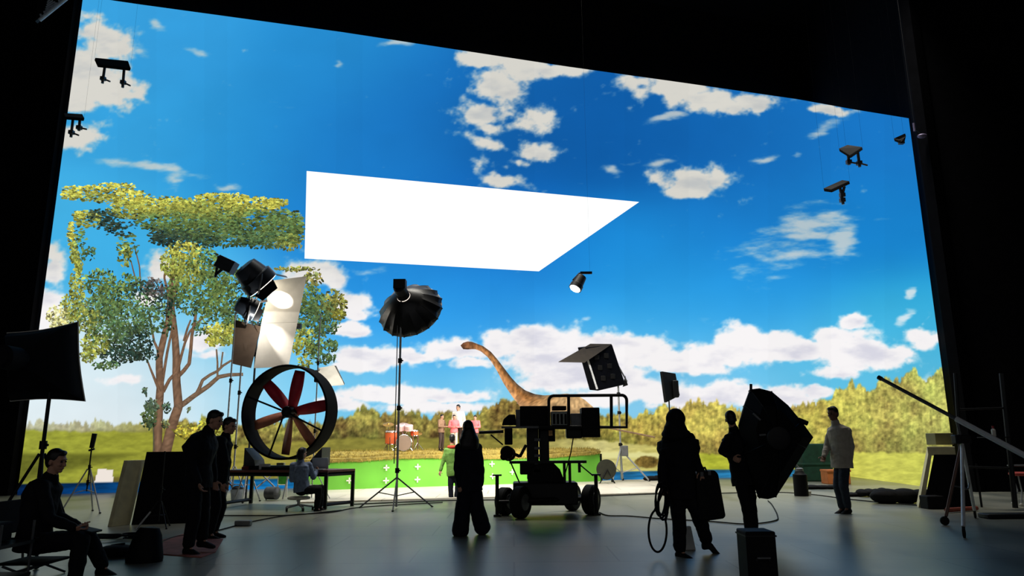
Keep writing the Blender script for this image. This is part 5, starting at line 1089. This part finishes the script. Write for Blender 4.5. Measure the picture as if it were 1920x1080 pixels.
mb = MB(); bxp(mb, 1740, 930, 1772, 957, Yc_-.35, .3); tag(obj('black_crate', mb, CASEM, bevel=.02), 'low black crate in front of the cream-edged cabinet', 'crate')
# 29 boom pole and its wheeled stand
pb = gpt(1802, 985); Y = pb.y; bs = thing('boom_stand', vbase(pb), 'silver wheeled tripod stand holding a long boom pole at the right', 'stand')
ap = at(1803, 826, Y); obj('head_block', MB().box(ap+Vector((0, 0, .02)), (.26, .14, .14)), BMET, bs, bevel=.015)
obj('riser', MB().tube(ap, at(1793, 784, Y), .024), GMET, bs)
for x, y in ((1776, 985), (1809, 1008), (1829, 972)):
    e = gpt(x, y); e.z = .14; lg = obj('leg', MB().tube(ap+Vector((0, 0, -.02)), e, .026), mat('aluminium', (222, 224, 224), .45, .15, .08, 10) if x != 1776 else mat('dull_bronze', (110, 84, 74), .5, .6, .2, 6), bs); d_ = (e-vbase(ap)); d_.z = 0; d_.normalize()
    obj('caster', MB().lathe(Vector((e.x, e.y, .068))+d_*.03-Vector((d_.y, -d_.x, 0))*.02, Vector((d_.y, -d_.x, 0)), [(0, .04), (.006, .068), (.034, .068), (.04, .04)], 18).tube(e, Vector((e.x, e.y, .068))+d_*.03, .02), RUB, lg)
    obj('spreader', MB().tube(Vector((ap.x, ap.y, .55)), ap.lerp(e, .6), .012), GMET, lg)
a = at(1650, 709, 10.7); b = at(1970, 880, 8.9); d_ = (b-a).normalized()
bp_ = thing('boom_pole', at(1793, 786, 9.9), 'long silver boom pole slanting up from the right edge', 'pole'); m_ = a.lerp(b, .52)
obj('inner_tube', MB().tube(a, m_, .026), GMET, bp_); obj('outer_tube', MB().tube(m_-d_*.05, b, .036), mat('aluminium', (222, 224, 224)), bp_); obj('end_cap', MB().tube(a-d_*.03, a+d_*.03, .033), BMET, bp_)
# scaffold frame, bottle and floor bar against the dark right wall
Yw = 14.5; sf = thing('scaffold_frame', vbase(at(1860, 930, Yw)), 'dark grey scaffold frame standing against the black wall at the right', 'scaffold'); DGM = mat('dark_grey_tube', (34, 35, 37), .5, .5, .2, 8)
def sv(x, y): return at(x, y, Yw)
obj('post', MB().tube(vbase(sv(1896, 900)), sv(1878, 700), .05), DGM, sf); obj('post', MB().tube(vbase(sv(1800, 900)), sv(1791, 700), .035), DGM, sf)
obj('rail', MB().tube(sv(1795, 768), sv(1884, 765), .022), DGM, sf); obj('rail', MB().tube(sv(1800, 875), sv(1896, 878), .022), DGM, sf)
obj('ladder_post', MB().tube(vbase(sv(1850, 930))+Vector((0, .2, 0)), sv(1842, 870)+Vector((0, .2, 0)), .02), DGM, sf)
p_ = at(1864, 818, Yw-.1); sh = obj('shelf', MB().box(p_+Vector((0, 0, -.02)), (.5, .3, .02)), BMET, sf)
bt = thing('spray_bottle', p_, 'white bottle with a red cap on the scaffold shelf', 'bottle'); obj('bottle_body', MB().lathe(p_+Vector((0, 0, -.008)), (0, 0, 1), [(0, .035), (.01, .04), (.13, .04), (.16, .018)], 16), WHITEB, bt); obj('cap', MB().tube(p_+Vector((0, 0, .15)), p_+Vector((0, 0, .2)), .02), mat('red_cap', (170, 40, 50), .5), bt)
a, b = gpt(1775, 962), gpt(1832, 958); tag(obj('rust_bar', MB().tube(a+Vector((0, 0, .05)), b+Vector((0, 0, .05)), .04, .04, 8), mat('rust_red', (140, 66, 50), .7)), 'rust-red bar lying on the floor behind the boom stand', 'bar')
a, b = gpt(1835, 968), gpt(1960, 975); tag(obj('floor_ramp', MB().box((a+b)/2+Vector((0, 0, .04)), ((b-a).length, .3, .08)), BMET, bevel=.02), 'low black ramp on the floor along the right wall', 'ramp')
# red stool cut by the right edge
p_ = gpt(1925, 948); rs = thing('red_stool', p_, 'red-seated tubular stool cut by the right edge of the picture', 'stool'); zs = at(1910, 892, p_.y).z
obj('seat', MB().lathe(p_+Vector((0, 0, zs)), (0, 0, 1), [(0, .2), (.02, .23), (.05, .23), (.07, .2)], 28), mat('red_seat', (196, 70, 58), .6), rs); obj('back', MB().path([p_+Vector((.22*math.cos(a), .22*math.sin(a), zs+.2)) for a in np.linspace(.5, 5.8, 20)], .014, 8), GMET, rs)
for k in range(4): a = k*math.pi/2+.6; e = p_+Vector((.24*math.cos(a), .24*math.sin(a), .03)); lg = obj('leg', MB().path([p_+Vector((.18*math.cos(a), .18*math.sin(a), zs)), p_+Vector((.12*math.cos(a), .12*math.sin(a), zs*.5)), e], .014, 8), STEEL, rs); obj('caster', MB().ell(e, .03), WHITEB, lg)
# 31 black panels with two legs hung in front of the screen
def hanger(corner, legs, Y, label, braces=True, dark=BLK):
    P = [at(x, y, Y+dy) for x, y, dy in corner]; t = thing('hanging_panel_light', sum(P, Vector())/len(P), label, 'hanging light', 'panel lights hung before the screen')
    obj('panel', MB().prism(P, (0, .02, .09)), dark, t, smooth=0, bevel=.01)
    for (x0, y0), (x1, y1) in legs:
        a, b = at(x0, y0, Y), at(x1, y1, Y); lg = obj('leg', MB().tube(a, b, .035).box(b.lerp(a, .25), (.12, .1, .1)), GMET, t)
        if braces: obj('lever', MB().tube(b.lerp(a, .25), b.lerp(a, .05)+Vector((.2, 0, .02)), .022), GMET, lg)
    for k in (0, 2): q_ = P[k]; obj('suspension_wire', MB().tube(q_+Vector((0, 0, .08)), Vector((q_.x, q_.y, 19)), .0015, .0015, 6), BLK, t)
hanger([(177, 113, .3), (239, 119, .3), (244, 133, -.3), (183, 126, -.3)], [((197, 122), (192, 156)), ((233, 126), (230, 164))], 17.5, 'upper left hanging panel with two legs, in front of the white cloud')
hanger([(118, 217, .3), (153, 219, .3), (157, 227, -.3), (120, 224, -.3)], [((137, 222), (133, 257)), ((150, 222), (148, 245))], 17.5, 'lower left hanging panel with two legs, at the left edge of the screen')
hanger([(1574, 284, -.3), (1590, 277, .3), (1618, 281, .3), (1595, 297, -.5)], [((1590, 288), (1592, 309)), ((1608, 284), (1612, 313))], 17, 'hanging panel with two legs, middle one of three at the upper right', True)
hanger([(1545, 359, -.3), (1580, 343, .2), (1594, 345, .2), (1560, 361, -.4)], [((1575, 352), (1581, 383)), ((1583, 350), (1578, 371))], 17, 'hanging panel with thin legs, lowest of three at the upper right', False)
hanger([(1677, 265, -.2), (1699, 255, .2), (1696, 267, .2), (1688, 269, -.3)], [((1690, 262), (1690, 268))], 17, 'small hanging panel at the upper right corner of the screen', False)
P = [at(1576, 294, 16.6), at(1590, 291, 16.8), at(1600, 297, 16.6), at(1582, 298, 16.3)]
# louvred fixture at the upper left corner, small lamps at the upper right corner
Y = 17.5; lv = thing('louvre_fixture', at(100, 20, Y), 'pale slatted lighting fixture in the dark upper left corner', 'light fixture'); LM = mat('pale_slat', (178, 192, 205), .5, 0, .15, 8)
for i in range(6):
    obj('slat', MB().tube(at(84+i*1.2, 22-i*4.2, Y), at(112-i*4.2, 4-i*1.6+(6-i)*.6, Y), .022), LM, lv)
    obj('slat', MB().tube(at(76+i*7, 27-i*5.2, Y), at(79+i*7, 34-i*5.2, Y), .03), LM, lv)
obj('rail', MB().tube(at(74, 38, Y), at(126, -4, Y), .05), LM, lv); obj('back_plate', MB().prism([at(66, 40, Y), at(72, -8, Y), at(128, -12, Y)], (0, .1, 0)), BMET, lv, smooth=0)
Y = 18.6; cl = thing('corner_lamp', at(1725, 252, Y), 'small pale lamp fitting beside the upper right corner of the screen', 'lamp')
obj('bracket', MB().tube(at(1713, 231, Y), at(1715, 246, Y), .03), mat('mauve_metal', (120, 110, 140), .5, .3), cl); obj('body', MB().ell(at(1729, 255, Y), (.13, .1, .06)), mat('mauve_metal', (120, 110, 140)), cl); obj('arm', MB().tube(at(1715, 240, Y), at(1729, 253, Y), .015), BMET, cl); obj('suspension_wire', MB().tube(at(1714, 232, Y), Vector((at(1714, 232, Y).x, Y, 19)), .006, .006, 6), BMET, cl)

# ------------------------------------------------------------------ light of the lamps
c = sum([W4[0], W4[1], W4[2], W4[3]], Vector())/4
light('lamp_beam', 'SPOT', cu+Vector((.2, .15, -.2)), at(519, 557, 17.0), 1700, .08, spot=R(30), blend=.25)
light('lamp_beam', 'SPOT', cl_+Vector((.16, .1, -.06)), at(516, 628, 16.9), 700, .06, spot=R(36), blend=.5)
light('lamp_spill', 'POINT', at(470, 606, 16.2), (0, 0, 0), 26, .08)
mp = ap_ = None
light('softbox_glow', 'AREA', ps.location*0+at(765, 583, 15.75), at(900, 860, 22), 150, 1.1)
light('panel_glow', 'AREA', at(1105, 690, 20.9), at(860, 820, 22.3), 100, .9, sy=.6)
light('panel_glow', 'AREA', at(1228, 728, gpt(1263, 915).y+.3), at(900, 830, 22), 50, .6)
light('hanging_beam', 'SPOT', at(1079, 540, 17.9), at(900, 900, 20.5), 420, .12, spot=R(52), blend=.6)
light('added_floor_fill', 'AREA', Vector((1.5, 18.0, 15.5)), Vector((1.5, 19.6, 0)), 800, 19, (1, .96, .86), sy=.8).data.spread = R(62)  # wide unseen overhead light without a fixture, added to brighten the far floor
world = bpy.data.worlds.new('dim_hall'); SC.world = world; world.use_nodes = True; world.node_tree.nodes['Background'].inputs[0].default_value = (.16, .16, .165, 1)
